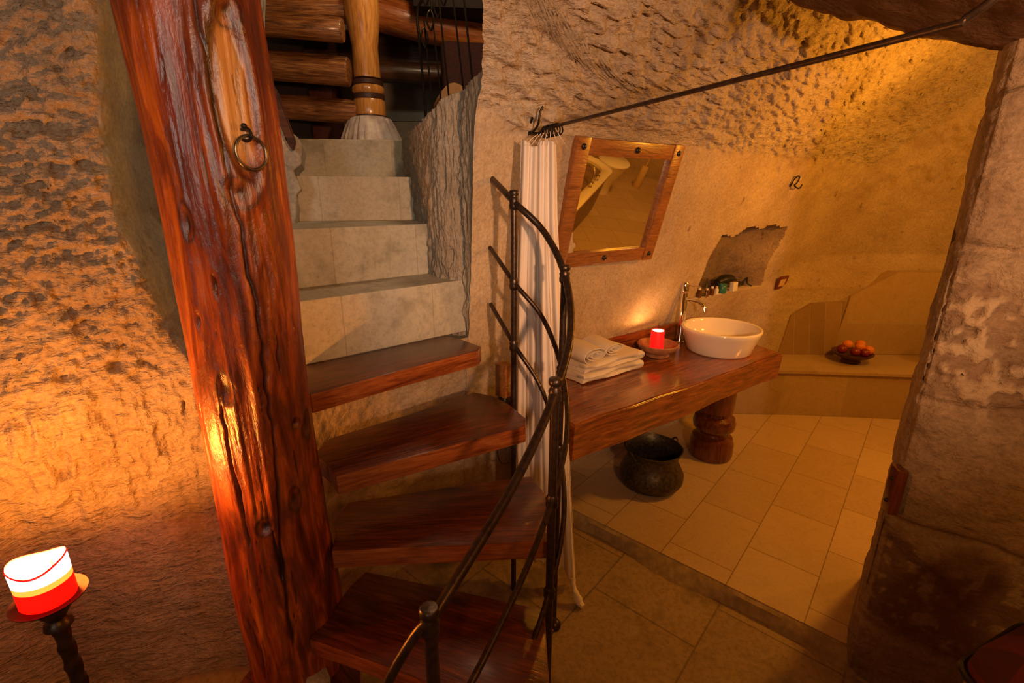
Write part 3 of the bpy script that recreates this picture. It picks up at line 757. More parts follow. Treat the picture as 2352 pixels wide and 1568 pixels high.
# ================================================================== IRON RAILING
def railing():
    rt=thing('iron_stair_railing','curved wrought iron stair railing with three rails beside the wooden treads','railing',(.12,1.2,0))
    L=Vector((.12,1.2,0))
    p3=Vector((.007,1.70,0)); p4=Vector((.166,1.505,0)); p2=Vector((.113,1.16,0)); p1=Vector((-.153,.70,0))
    T3=[1.578,1.302,1.07]; T2=[1.106,.780,.460]; T1=[.838,.53,.22]; T4=[1.360,1.045,.745]; T0=[1.67,1.40,1.17]
    w3=Vector((-.087,1.93,0)); bul=Vector((.171,1.34,0)); a34=Vector((.108,1.64,0)); p21=Vector((.005,.94,0))
    names=['handrail','lower_rail','lower_rail']
    for i in range(3):
        Zb=(T4[i]+T2[i])/2-.01
        zs=lambda p,z: Vector((p.x,p.y,z))-L
        pts=[zs(w3,T0[i]),zs(p3,T3[i]),zs(a34,(T3[i]*.5+T4[i]*.5)+.012),zs(p4,T4[i]),zs(bul,Zb),zs(p2,T2[i]),zs(p21,(T2[i]*.52+T1[i]*.48)),zs(p1,T1[i])]
        if i>0: pts.append(zs(Vector((-.36,.50,0)),T1[i]-.12))
        bm=B(); tube(bm,spline(pts,10),.0115 if i==0 else .0085,12); obj(names[i],bm,M['iron'],rt)
    for nm,p,zt,zb,r in (('post',p3,1.60,-.06,.0112),('post',p4,1.375,-.06,.0115),('post',p2,1.13,.02,.0125),('post',p1,.858,.1905,.013)):
        bm=B(); tube(bm,[Vector((p.x,p.y,zb))-L,Vector((p.x,p.y,zt))-L],r,14); po=obj('post',bm,M['iron'],rt)
        bm=B(); lathe(bm,[(r+.004,0),(r+.006,.004),(r+.006,.014),(r+.003,.018),(.0,.020)],16,Vector((p.x,p.y,zt-.002))-L); obj('cap',bm,M['iron'],po)
        zz={1.60:T3,1.375:T4,1.13:T2,.858:T1}[zt]
        for z in zz:
            bm=B(); lathe(bm,[(r,-.024),(r+.005,-.018),(r+.006,-.008),(r+.004,0),(r+.006,.008),(r,.02)],16,Vector((p.x,p.y,z-.004))-L)
            obj('collar',bm,M['iron'],po)
    # bolt balls that fix the posts to the tread ends
    for c,r in (((.137,1.21,.275),.021),((.085,1.155,.075),.013)):
        bm=B(); ball(bm,Vector(c)-L,r); q_=Vector((.113,1.16,c[2]))-L; tube(bm,[Vector(c)-L,q_],.007,8); obj('bolt_knob',bm,M['iron'],rt)
    # curled end of the rail below the near post
    q0=Vector((-.153,.70,0))-L; o_=lambda a,b,z: q0+Vector((a,b,z))
    bm=B(); tube(bm,spline([o_(-.004,-.004,.845),o_(-.03,-.012,.815),o_(-.075,-.035,.74),o_(-.10,-.055,.66),o_(-.10,-.07,.58)],10),.0095,12); obj('end_curl',bm,M['iron'],rt)
    bm=B(); tube(bm,spline([o_(-.004,-.006,.63),o_(-.016,-.010,.665),o_(-.04,-.02,.668),o_(-.058,-.03,.63),o_(-.06,-.035,.57),o_(-.04,-.03,.52),o_(-.018,-.02,.54),o_(-.02,-.018,.60)],10),.008,12); obj('end_curl',bm,M['iron'],rt)
railing()

# ================================================================== CURTAIN ROD + CURTAIN
a=Vector((.075,1.95,1.845)); b0=Vector((.115,1.86,1.826)); b1=Vector((.645,.755,1.832))
rod=thing('curtain_rod','long dark iron curtain rod running from the stair wall to the upper right corner','curtain rod',b0)
bm=B(); tube(bm,[Vector((0,0,0))]+spline([(b1-b0)*.5,(b1-b0)*.93,(b1-b0)*.985+Vector((0,0,.006)),b1-b0+Vector((.012,-.02,.05)),b1-b0+Vector((.018,-.03,.16)),b1-b0+Vector((.02,-.035,.88))],8),.0058,12); obj('rod',bm,M['iron'],rod)
bm=B(); ball(bm,b1-b0+Vector((.085,.02,.115)),.028,(1,1,1.2)); tube(bm,[b1-b0+Vector((.018,-.03,.16)),b1-b0+Vector((.085,.02,.13))],.007,8); obj('finial',bm,M['bracket_iron'],rod)
bm=B()
tube(bm,spline([(-.060,.12,-.06),(-.062,.10,0),(-.06,.09,.05),(-.075,.08,.075),(-.088,.08,.06),(-.08,.08,.045)],8),.005,8)
tube(bm,spline([(-.058,.10,-.01),(-.035,.05,.0),(-.02,.02,.02),(-.015,.01,.055),(-.005,.01,.075)],8),.0042,8)
tube(bm,spline([(-.058,.10,.01),(-.04,.06,.045),(-.045,.05,.075)],8),.004,8)
tube(bm,spline([(-.06,.10,0),(-.02,.03,-.012),(0,0,0)],8),.006,8)
obj('bracket',bm,M['bracket_iron'],rod)
dr=(b1-b0).normalized()
for k in range(6):
    c=b0+dr*(.012+.017*k)+Vector((0,0,-.012)); 
    side=Vector((dr.y,-dr.x,0)).normalized(); tilt=.5*math.sin(k*2.3)
    pts=[c+(side*math.cos(t)+Vector((0,0,1))*math.sin(t)+dr*tilt*.5*math.sin(t))*.0185 for t in [2*PI*i/24 for i in range(24)]]
    bm=B(); tube(bm,[p-c for p in pts],.0026,8,closed=True); o=obj('curtain_ring',bm,M['bracket_iron']); o.location=c
    tag(o,'dark iron curtain ring bunched with others at the left end of the rod','curtain ring','curtain rings bunched on the rod')
def curtain():
    nu,nv=260,220; U_,Vv=np.meshgrid(np.linspace(0,1,nu),np.linspace(0,1,nv))
    z=1.775-Vv*1.745
    # left and right edges in plan
    lx=np.interp(1.775-z,[0,.5,1.2,1.75],[.028,.012,.008,.03]); rx=np.interp(1.775-z,[0,.25,.6,1.2,1.6,1.75],[.155,.165,.193,.242,.272,.284])
    x=lx+(rx-lx)*(U_+.012*np.sin(U_*31)*Vv)
    ph=U_*2*PI*4.3+1.7*n3(np.stack([U_*3,Vv*1.3,Vv*0],-1),3)+1.2*Vv*np.sin(U_*5)
    amp=(.017+.010*Vv)*(.75+.5*n3(np.stack([U_*4,Vv*1.1,Vv*0+4],-1),6))
    y=1.835-.30*(x-.02)+amp*np.sin(ph)+.006*np.sin(ph*2.3+4*Vv+U_*7)-.055*Vv
    x=x+.006*np.cos(ph)
    z=z-.012*np.abs(np.sin(U_*9))*(Vv>.98)+.03*np.sin(U_*PI*3+1)*np.clip(.04-Vv,0,1)*10-.045*sstep(.75,1,U_)*Vv**4+.03*(1-U_)*Vv**3
    P=np.stack([x,y,z],-1)
    o=grid_mesh('curtain_panel',P-np.array([.13,1.72,0]),M['curtain'])
    ct=thing('cream_curtain','long cream cotton curtain drawn into a narrow bunch beside the mirror','curtain',(.13,1.72,0)); o.parent=ct
    md=o.modifiers.new('thick','SOLIDIFY'); md.thickness=.0016
    # loops to the rings, loose corner knot and tassel
    bm=B()
    for k in range(7):
        xx=-.085+.022*k; tube(bm,spline([(xx,.08-.012*k,1.765),(xx*.7-.0,.10-.01*k,1.79),(xx*.45,.115-.016*k,1.806)],5),.0012,5)
    obj('tie_loop',bm,M['curtain'],ct)
    bm=B(); tube(bm,spline([(.128,-.06,.035),(.134,-.085,.005),(.146,-.105,-.02),(.152,-.112,-.038),(.165,-.130,-.046)],5),lambda t:.012-.004*math.sin(t*PI*2.5)+.004*t,10); 
    ball(bm,(.134,-.09,.0),.012,(1,1.2,.8)); disp(bm,.003,60,2); obj('tassel',bm,M['curtain'],ct)
curtain()

# ================================================================== WASHSTAND COUNTER
CA=math.atan2(.567,.824); CO=Vector((1.627,2.728,0))       # front right corner
cz=.69
ct=thing('washstand_counter','long varnished brown wooden washstand counter along the wall, holding the white basin','counter',CO,CA)
def cl(x,y,z=0): return Vector((x,y,z))
Lc=1.66
prof=[]
bm=B()
# slab with a live-edge: front face bowed, far end cut at a slant
nseg=40; top=[];bot=[]
for i in range(nseg+1):
    t=i/nseg; x=-Lc+Lc*t; y=.006*math.sin(t*9)+.004*math.sin(t*23)
    top.append((x,y)); 
outline=top+[(.09,.33),(.12,.60),(-Lc-.02,.60)]
tv=[bm.verts.new((x,y,cz)) for x,y in outline]; th=[]
for i,(x,y) in enumerate(outline):
    t=min(1,max(0,(x+Lc)/Lc)); d=.166+.012*math.sin(t*6+.5)-.006*sstep(.8,1,t)
    th.append(bm.verts.new((x,y+(.010 if i<=nseg else 0),cz-float(d))))
bm.faces.new(tv); bm.faces.new(th[::-1]); n=len(outline)
for i in range(n): bm.faces.new((tv[i],th[i],th[(i+1)%n],tv[(i+1)%n]))
bmesh.ops.recalc_face_normals(bm,faces=bm.faces)
es=[e for e in bm.edges if all(abs(v.co.z-cz)<1e-5 for v in e.verts)]
bmesh.ops.bevel(bm,geom=es,offset=.010,segments=3,affect='EDGES')
obj('countertop',bm,M['counter'],ct,angle=50)
bm=B(); box(bm,(-Lc/2-.06,.565,cz+.058),(Lc-.15,.030,.115),0,.006); obj('backsplash',bm,M['counter'],ct)
bm=B(); pr=[(.085,0),(.128,.006),(.132,.03),(.131,.10),(.120,.135),(.085,.150),(.080,.165),(.100,.180),(.122,.200),(.128,.235),(.118,.27),(.088,.29),(.086,.302),(.104,.315),(.106,.40),(.106,.56)]
lathe(bm,pr,48,(-.275,.215,0)); obj('leg',bm,M['leg'],ct)
bm=B(); lathe(bm,[(.09,0),(.09,.58)],24,(-1.50,.42,-.06)); obj('leg',bm,M['leg'],ct)

# small wooden wall box with a hanging cord, left of the curtain
wb=thing('wooden_wall_box','small reddish wooden wall box behind the rail post, dark lamp holder below it','wall box',(-.050,1.985,.82),math.radians(47))
bm=B(); box(bm,(0,-.02,0),(.05,.06,.15),0,.004); obj('box_body',bm,M['frame'],wb)
bm=B(); lathe(bm,[(.012,-.135),(.026,-.125),(.030,-.10),(.024,-.08),(.0,-.075)],16,(0,-.02,0)); obj('lamp_holder',bm,M['black'],wb)
bm=B(); tube(bm,spline([(.0,-.02,-.13),(-.02,-.03,-.17),(-.03,-.02,-.23),(-.045,-.02,-.33),(-.03,-.03,-.40),(.03,-.03,-.42)],8),.0022,6); obj('cord',bm,M['black'],wb)

# ---- vessel basin
bx=CO+S*-.258+NO*.262
bs=thing('vessel_basin','round white ceramic vessel basin on the wooden counter','basin',(bx.x,bx.y,cz))
bm=B(); lathe(bm,[(.150,.0),(.178,.001),(.186,.012),(.200,.06),(.222,.118),(.230,.138),(.229,.148),(.222,.152),(.214,.148),(.208,.135),(.195,.09),(.165,.045),(.10,.028),(.03,.024),(0,.024)],72); obj('bowl',bm,M['ceramic'],bs,angle=60)
bm=B(); lathe(bm,[(.022,.024),(.024,.027),(.016,.030),(0,.031)],24); obj('drain',bm,M['chrome'],bs)
# ---- tall tap
fp=Vector((1.082,2.965,cz)); fc=thing('tall_basin_tap','tall chrome basin tap with a curved spout standing behind the white basin','tap',fp)
bm=B(); lathe(bm,[(.029,0),(.030,.006),(.0235,.010),(.0235,.315),(.0225,.32),(.0225,.324),(.0245,.328),(.0245,.385),(.020,.392),(0,.393)],32); obj('tap_body',bm,M['chrome'],fc)
bm=B(); dd=(bx-fp); dd.z=0; dd.normalize()
tube(bm,spline([dd*.018+Vector((0,0,.285)),dd*.06+Vector((0,0,.285)),dd*.10+Vector((0,0,.278)),dd*.130+Vector((0,0,.255)),dd*.145+Vector((0,0,.222))],8),.0105,14); obj('spout',bm,M['chrome'],fc)
bm=B(); tube(bm,[dd*.01+Vector((0,0,.385)),dd*.095+Vector((0,0,.372))],.0035,10); obj('lever',bm,M['chrome'],fc)
# ---- candle bowl and candle
cb=Vector((.858,2.69,cz)); tb=thing('terracotta_bowl','shallow terracotta bowl on a short foot, holding the red candle','bowl',cb)
bm=B(); lathe(bm,[(.060,0),(.068,.003),(.070,.014),(.060,.020),(.085,.032),(.112,.052),(.118,.072),(.114,.078),(.106,.074),(.098,.056),(.07,.040),(.03,.034),(0,.034)],48,(0,0,.001)); obj('bowl_body',bm,M['terracotta'],tb)
bm=B(); ball(bm,(.105,-.035,.060),.012,(1.3,1,.7)); obj('lug',bm,M['terracotta'],tb)
k_=thing('red_candle','short red pillar candle burning in the terracotta bowl on the counter','candle',cb+Vector((-.005,.0,.0365)))
bm=B(); lathe(bm,[(.038,0),(.039,.01),(.038,.112),(.036,.12),(.030,.112),(.012,.100),(0,.098)],32,rfun=lambda a,z:1+.02*math.sin(3*a)+(.03*math.sin(5*a) if z>.1 else 0)); obj('wax_body',bm,M['wax_red2'],k_)
bm=B(); lathe(bm,[(0,.1),(.028,.114),(.030,.118),(0,.108)],24); obj('wax_pool',bm,M['wax_pool'],k_)
bm=B(); tube(bm,[(0,0,.1),(.002,0,.118)],.0012,6); obj('wick',bm,M['wick'],k_)
# ---- towels
tw=CO+S*-1.335+NO*.02; T_=CO+S*-1.35+NO*.275
def towel(name,x,y,z,sx,sy,sz,label,grp='folded towels at the left end of the counter',rot=0,folds=2,mat='towel'):
    t=thing(name,label,'towel',(T_+S*x+NO*y)+Vector((0,0,z)),CA+rot,grp)
    bm=B(); nx,ny=2,1
    # folded cloth: layers joined by a rounded fold at the right end
    lay=folds; h=sz/lay; path=[]
    for k in range(lay):
        zc=h*(k+.5); xs=[0,sx] if k%2==0 else [sx,0]
        path+= [(xs[0]+ (h*.5 if xs[0]==0 else -h*.5),zc),((xs[0]+xs[1])/2,zc),(xs[1]+(h*.5 if xs[1]==0 else -h*.5),zc)]
        if k<lay-1:
            e=xs[1]+(0 if xs[1]==sx else 0); path.append((e+(-h*.05 if e==sx else h*.05),zc+h*.5))
    P=[Vector((p[0],0,p[1])) for p in path]; sp=spline(P,6); w=h*.52
    ns=14; rows=[]
    for j in range(ns+1):
        yy=sy*j/ns; row=[]
        n_=len(sp)
        a_=[];b_=[]
        for i,p in enumerate(sp):
            tn=(sp[min(i+1,n_-1)]-sp[max(i-1,0)]).normalized(); nn=Vector((-tn.z,0,tn.x))
            wob=.006*math.sin(yy*23+i*.35)+.004*math.sin(i*.9+yy*9); q_=abs(2*j/ns-1)**6; ew=w*.93*(1-.45*q_)
            a_.append(p+nn*ew+Vector((0,yy,wob*.4))); b_.append(p-nn*ew+Vector((0,yy,wob*.4)))
        rows.append([bm.verts.new(q2) for q2 in a_+b_[::-1]])
    m=len(rows[0])
    for a2,b2 in zip(rows,rows[1:]):
        for i in range(m): bm.faces.new((a2[i],a2[(i+1)%m],b2[(i+1)%m],b2[i]))
    half=m//2
    for rr,fl in ((rows[0],0),(rows[-1],1)):
        for i in range(half-1):
            f=(rr[i],rr[i+1],rr[m-2-i],rr[m-1-i]); bm.faces.new(f if fl else f[::-1])
    for v in bm.verts:
        v.co.x+=.006*math.sin(v.co.y*31+v.co.z*60); v.co.y+=.005*math.sin(v.co.x*19+v.co.z*90); v.co.z=max(v.co.z,.0005)
    obj('folded_cloth',bm,M[mat],t,angle=70); return t
towel('bath_towel',0.0,.03,cz+.001,.44,.245,.052,'large white towel folded flat, bottom of the stack on the counter')
towel('bath_towel.001',.01,.030,cz+.055,.43,.235,.050,'white folded towel in the middle of the stack on the counter')
def roll(name,x,y,z,w,h,L_,label,ph=0):
    t=thing(name,label,'towel',(T_+S*x+NO*y)+Vector((0,0,z)),CA,'folded towels at the left end of the counter')
    bm=B(); n=110; th_=.0075; pr=[]
    for i in range(n+1):
        a=ph+i/n*2*PI*2.6; k=.16+.84*i/n
        pr.append((k*w/2*math.copysign(abs(math.cos(a))**.8,math.cos(a)),k*h/2*math.sin(a)))
    # flat tail tucked under
    rows=[]
    for j in range(17):
        yy=L_*j/16; row=[]; e=abs(2*j/16-1)**8
        for side in (1,-1):
            rng=range(n+1) if side==1 else range(n,-1,-1)
            for i in rng:
                p0=pr[max(i-1,0)]; p1=pr[min(i+1,n)]; tx,tz=p1[0]-p0[0],p1[1]-p0[1]; l=math.hypot(tx,tz) or 1
                o_=th_*.5*side*(1-.5*e); row.append(bm.verts.new((pr[i][0]-tz/l*-o_+.003*math.sin(yy*30+i*.1),yy+.006*math.sin(i*.11),h/2+pr[i][1]-tx/l*o_*1.+.0025*math.sin(yy*22+i*.2))))
        rows.append(row)
    m=len(rows[0])
    for a2,b2 in zip(rows,rows[1:]):
        for i in range(m): bm.faces.new((a2[i],a2[(i+1)%m],b2[(i+1)%m],b2[i]))
    for rr in (rows[0],rows[-1]):
        for i in range(n): bm.faces.new((rr[i],rr[i+1],rr[m-2-i],rr[m-1-i]))
    obj('rolled_cloth',bm,M['towel'],t,angle=75)
roll('hand_towel',.085,.02,cz+.109,.165,.080,.24,'thicker white rolled towel on top of the stack, nearer the curtain',.4)
roll('hand_towel.001',.262,.06,cz+.109,.150,.062,.20,'flatter white rolled towel on top of the stack, nearer the candle',1.2)

# ---- copper pot under the counter
pt=thing('copper_pot','dark tarnished copper cauldron standing on the floor under the counter','pot',(.800,2.415,0.001))
bm=B(); lathe(bm,[(.06,0),(.12,.004),(.160,.022),(.178,.055),(.178,.085),(.160,.125),(.143,.160),(.140,.185),(.148,.215),(.160,.232),(.163,.240),(.157,.242),(.144,.222),(.134,.188),(.136,.162),(.152,.125),(.168,.083),(.165,.055),(.150,.03),(.11,.012),(0,.010)],56,rfun=lambda a,z:1+.008*math.sin(9*a+z*40)); obj('pot_body',bm,M['copper'],pt)
for s_ in (0,PI):
    bm=B(); a0=math.radians(28)+s_; e=Vector((math.cos(a0),math.sin(a0),0)); f_=Vector((-e.y,e.x,0))
    tube(bm,spline([e*.152+f_*.028+Vector((0,0,.205)),e*.168+f_*.022+Vector((0,0,.235)),e*.175+Vector((0,0,.252)),e*.168-f_*.022+Vector((0,0,.235)),e*.152-f_*.028+Vector((0,0,.205))],6),.005,8); obj('handle',bm,M['copper'],pt)

# ================================================================== MIRROR
mc=wallp(1.768,1.558,.022); mt=thing('framed_mirror','square wall mirror in an orange pine frame with black studs','mirror',mw=wallmat(mc))
W_,H_=.695,.585; fw=.075
bm=B(); box(bm,(0,0,0),(W_-2*fw+.01,H_-2*fw+.01,.006)); obj('mirror_glass',bm,M['mirror'],mt,smooth=False)
for nm,c,s_ in (('frame_rail',(0,H_/2-fw/2,.006),(W_-2*fw,fw*.92,.030)),('frame_rail',(0,-H_/2+fw/2,.006),(W_-2*fw,fw*.92,.030)),('frame_stile',(-W_/2+fw/2,0,.008),(fw,H_,.034)),('frame_stile',(W_/2-fw/2,0,.008),(fw,H_,.034))):
    bm=B(); box(bm,c,s_,0,.005); obj(nm,bm,M['frame'],mt)
for x,y in ((-W_/2+fw/2,H_/2-fw/2),(0.02,H_/2-fw/2),(W_/2-fw/2,H_/2-fw/2),(-W_/2+fw/2,-H_/2+fw/2),(-.02,-H_/2+fw/2),(W_/2-fw/2,-H_/2+fw/2)):
    bm=B(); ball(bm,(x,y,.024),.014,(1,1,.7)); obj('stud',bm,M['black'],mt)

# ================================================================== WALL FITTINGS
hk=thing('wall_hook','small black iron curl hook with a pale disc on the wall above the niche','hook',mw=wallmat(onsurf(wallp(3.36,1.688,.0))))
bm=B(); tube(bm,spline([(-.02,-.035,.004),(-.03,-.01,.012),(-.026,.022,.018),(.0,.036,.02),(.022,.02,.02),(.014,-.008,.02),(-.008,-.022,.022),(.02,-.036,.03),(.05,-.036,.034),(.062,-.012,.034)],8),.0045,8); obj('hook_arm',bm,M['bracket_iron'],hk)
bm=B(); lathe(bm,[(.012,0),(.012,.006),(0,.008)],16); obj('plate',bm,M['cream'],hk)
nl=thing('wall_screw','tiny pale screw in the wall right of the iron hook','screw',mw=wallmat(onsurf(wallp(3.455,1.70,.0))))
bm=B(); lathe(bm,[(.010,-.004),(.010,.004),(.004,.008),(0,.008)],12); obj('screw_head',bm,M['cream'],nl)
sw=thing('wall_socket','small electric socket with dark red frame right of the niche','socket',mw=wallmat(onsurf(CAMP+(wallp(3.805,.958,.0)-CAMP)*.93,(wallp(3.805,.958,.0)-CAMP).normalized())+NW*.018))
bm=B(); 
for c,s_ in (((0,.040,0),(.125,.022,.012)),((0,-.040,0),(.125,.022,.012)),((.052,0,0),(.022,.075,.012)),((-.052,0,0),(.022,.075,.012))): box(bm,c,s_,0,.003)
obj('cover_frame',bm,M['redframe'],sw)
bm=B(); box(bm,(0,0,0),(.085,.062,.009)); obj('insert',bm,M['cream'],sw)
# brown stains on the wall are shallow hollows (real pits)
# ---- niche things on the sill
def nich(s,off): return wallp(s,.948,0)+NO*off
def lab(o,l,c,g=None): return tag(o,l,c,g)
gp=nich(2.86,.045); g_=thing('drinking_glass','clear glass tumbler at the left end of the niche shelf','glass',gp)
bm=B(); lathe(bm,[(.036,0),(.042,.12),(.040,.12),(.034,.006),(0,.006)],28); obj('tumbler',bm,M['glass'],g_)
for i,(s_,o_,h,r,mm,l) in enumerate([(2.80,.012,.062,.016,'amber','small brown bottle at the left end of the niche shelf, before the tumbler'),(2.875,.005,.050,.014,'amber','small brown bottle in the niche, right in front of the tumbler'),(2.94,.01,.055,.015,'amber','small brown bottle right of the tumbler in the niche'),(3.0,.014,.05,.014,'white','small pale bottle left of the teal jar in the niche')]):
    b_=thing('toiletry_bottle' if i==0 else 'toiletry_bottle.%03d'%i,l,'bottle',nich(s_,o_),0,'small toiletry bottles in the niche')
    bm=B(); lathe(bm,[(r,0),(r,h*.7),(r*.5,h*.82),(r*.5,h*.86),(0,h*.86)],16); obj('bottle_body',bm,M[mm],b_)
    bm=B(); lathe(bm,[(r*.62,h*.84),(r*.62,h*1.1),(0,h*1.1)],14); obj('cap',bm,M['cream' if i%2 else 'white'],b_)
tj=nich(3.07,.018); t_=thing('teal_jar','small round teal jar in front of the black hair dryer in the niche','jar',tj)
bm=B(); lathe(bm,[(.026,0),(.030,.01),(.030,.045),(.026,.052),(0,.052)],24); obj('jar_body',bm,M['teal'],t_)
bm=B(); lathe(bm,[(.027,.0525),(.027,.064),(0,.065)],24); obj('lid',bm,M['teal'],t_)
bm=B(); box(bm,nich(3.20,.012)+Vector((0,0,.032)),(.055,.03,.064),CA,.003); tag(obj('soap_box',bm,M['white']),'small white box beside the teal jar in the niche','box')
hd=thing('hair_dryer','black hair dryer lying on the right half of the niche shelf','hair dryer',nich(3.26,.075),CA)
bm=B(); tube(bm,spline([(-.17,0,.060),(-.10,0,.072),(-.02,0,.070),(.03,0,.055)],8),lambda t:.026+.012*math.sin(t*PI),18); obj('barrel',bm,M['black'],hd)
bm=B(); tube(bm,spline([(.0,0,.05),(.06,-.01,.035),(.13,-.01,.025)],8),.017,14); obj('handle',bm,M['black'],hd)
bm=B(); tube(bm,spline([(.12,-.01,.025),(.16,-.015,.05),(.18,-.02,.07),(.17,-.03,.03),(.20,-.05,.006)],8),.005,8); obj('cord',bm,M['black'],hd)

# ================================================================== BENCH, DADO, FRUIT
bm=B(); prism(bm,[(1.66,3.345),(2.2,3.32),(3.0,3.235),(4.4,3.16),(4.4,3.95),(1.66,3.95)],0,.363,.004)
o=obj('trim_bench',bm,M['bench'],smooth=False); uvplanar(o,(1,0,0),(0,0,1)); struct(o)
bm=B(); prism(bm,[(1.66,3.325),(2.2,3.30),(3.0,3.215),(4.4,3.14),(4.4,3.40),(1.66,3.40)],.340,.366,.003)
o=obj('trim_bench_edge',bm,M['bench'],smooth=False); uvplanar(o,(1,0,0),(0,1,0)); struct(o)
# dado of marble slabs against the back wall
bm=B(); v=[(2.60,.366),(4.6,.366),(4.6,1.03),(2.98,1.03),(2.66,.84)]
f0=[bm.verts.new((x,3.70-.035*(x-2.6),z)) for x,z in v]; f1=[bm.verts.new((x,3.80,z)) for x,z in v]
bm.faces.new(f0); bm.faces.new(f1[::-1])
for i in range(5): bm.faces.new((f0[i],f1[i],f1[(i+1)%5],f0[(i+1)%5]))
o=obj('trim_dado',bm,M['dado'],smooth=False); uvplanar(o,(1,0,0),(0,0,1)); struct(o)
bm=B(); v=[(2.16,.36),(2.60,.36),(2.61,.80),(2.36,.785),(2.21,.69)]
f0=[bm.verts.new((x,3.69-.04*(x-2.16),z)) for x,z in v]; f1=[bm.verts.new((x,3.79,z)) for x,z in v]
bm.faces.new(f0); bm.faces.new(f1[::-1])
for i in range(5): bm.faces.new((f0[i],f1[i],f1[(i+1)%5],f0[(i+1)%5]))
o=obj('trim_dado_panel',bm,M['dado_dark'],smooth=False); uvplanar(o,(1,0,.15),(0,0,1)); struct(o)
fb=Vector((2.62,3.50,.3675)); ft=thing('fruit_bowl','dark footed clay bowl of fruit on the stone bench','bowl',fb)
bm=B(); lathe(bm,[(.060,0),(.066,.004),(.058,.020),(.075,.034),(.115,.052),(.138,.072),(.140,.080),(.132,.080),(.10,.062),(.05,.050),(0,.048)],40); obj('bowl_body',bm,M['bowlwood'],ft)
fr=[(-.085,.0,.105,.036,0,'dark red pomegranate at the left side of the fruit bowl'),(-.035,.02,.135,.036,1,'orange on top at the left of the fruit bowl'),(-.02,-.055,.100,.034,0,'dark red pomegranate low in the front of the fruit bowl'),(.035,-.02,.128,.034,1,'orange in the middle of the heap of fruit'),(.075,.035,.130,.036,1,'orange behind the others at the right of the fruit bowl'),(.095,-.035,.105,.036,1,'orange lowest at the right edge of the fruit bowl'),(.045,-.065,.095,.033,0,'dark red pomegranate under the middle orange in the fruit bowl')]
no=0;np_=0
for (x,y,z,r,k,l) in fr:
    bm=B(); ball(bm,(0,0,0),r,(1,1,.95),20); o=obj('fruit',bm,M['orange_fruit' if k else 'red_fruit']); o.location=fb+Vector((x,y,z-.002))
    o.name='orange' if k else 'pomegranate'; tag(o,l,'fruit','fruit heaped in the dark bowl')
bd=thing('dark_basket','dark cloth bag slumped on the bench against the doorway edge','bag',(3.33,3.47,.3675))
bm=B(); lathe(bm,[(.11,0),(.14,.03),(.13,.10),(.11,.17),(.07,.21),(.03,.22),(0,.215)],24,rfun=lambda a,z:1+.08*math.sin(3*a+z*9)); disp(bm,.010,14,5); obj('bag_body',bm,M['black'],bd)
bm=B(); tube(bm,spline([(-.04,0,.21),(-.03,-.02,.27),(.02,-.02,.28),(.04,0,.21)],6),.006,8); obj('handle',bm,M['black'],bd)

# ================================================================== what the mirror shows: bath, toilet, brush holder
bt=thing('bathtub','white bathtub with brown marble skirt, seen only in the mirror','bathtub',(3.2,1.45,0))
def rrect(x0,x1,y0,y1,r,n=10):
    out=[]
    for cx,cy,a0 in ((x1-r,y1-r,0),(x0+r,y1-r,90),(x0+r,y0+r,180),(x1-r,y0+r,270)):
        for k in range(n+1):
            a=math.radians(a0+90*k/n); out.append((cx+r*math.cos(a),cy+r*math.sin(a)))
    return out
def loft(bm,rings,cap0=True,cap1=True):
    R_=[[bm.verts.new(p) for p in r] for r in rings]; n=len(R_[0])
    for a_,b_ in zip(R_,R_[1:]):
        for i in range(n): bm.faces.new((a_[i],a_[(i+1)%n],b_[(i+1)%n],b_[i]))
    if cap0: bm.faces.new(R_[0][::-1])
    if cap1: bm.faces.new(R_[-1])
x0,x1,y0,y1=-.95,.92,-.42,.44
bm=B(); loft(bm,[[(x,y,z) for x,y in rrect(x0+i,x1-i,y0+i,y1-i,max(.05,.22-i*.5))] for i,z in ((0.,.50),(-.012,.515),(-.012,.545),(.0,.555),(.07,.553),(.10,.53),(.16,.20),(.24,.14))],False,True); obj('basin_shell',bm,M['ceramic'],bt)
bm=B(); loft(bm,[[(x,y,z) for x,y in rrect(x0+i,x1-i,y0+i,y1-i,.20)] for i,z in ((.10,.0),(.03,.05),(.02,.50))]); obj('skirt',bm,M['tubwood'],bt)
bm=B(); tube(bm,spline([(.10,.36,.55),(.10,.36,.66),(.12,.32,.71),(.17,.24,.70),(.19,.20,.63)],8),.014,12); obj('spout',bm,M['chrome'],bt)
for dx_ in (-.10,.16):
    bm=B(); lathe(bm,[(.022,0),(.02,.02),(.012,.03),(.024,.045),(.024,.06),(0,.065)],16,(.10+dx_,.38,.553)); obj('valve',bm,M['chrome'],bt)
tl=thing('toilet','white toilet with closed lid, seen only in the mirror','toilet',(4.74,1.76,0),math.radians(12))
bm=B()
def ell(a,b,cx,n=36): return [(cx+a*math.cos(2*PI*i/n),b*math.sin(2*PI*i/n)) for i in range(n)]
loft(bm,[[(x,y,z) for x,y in ell(a,b,c)] for a,b,c,z in ((.17,.11,-.02,0),(.16,.10,-.02,.08),(.17,.11,0,.18),(.24,.17,.03,.32),(.27,.195,.04,.385),(.26,.19,.04,.39))]); obj('pan',bm,M['ceramic'],tl)
bm=B(); loft(bm,[[(x,y,z) for x,y in ell(a,b,c)] for a,b,c,z in ((.27,.20,.04,.392),(.28,.205,.04,.40),(.28,.205,.04,.415),(.26,.19,.04,.425))]); obj('lid',bm,M['ceramic'],tl)
tbh=thing('toilet_brush_holder','slim pale toilet brush holder, seen only in the mirror','brush holder',(5.45,2.13,.001))
bm=B(); lathe(bm,[(.05,0),(.055,.02),(.05,.30),(.045,.31),(0,.31)],20); obj('holder',bm,M['cream'],tbh)
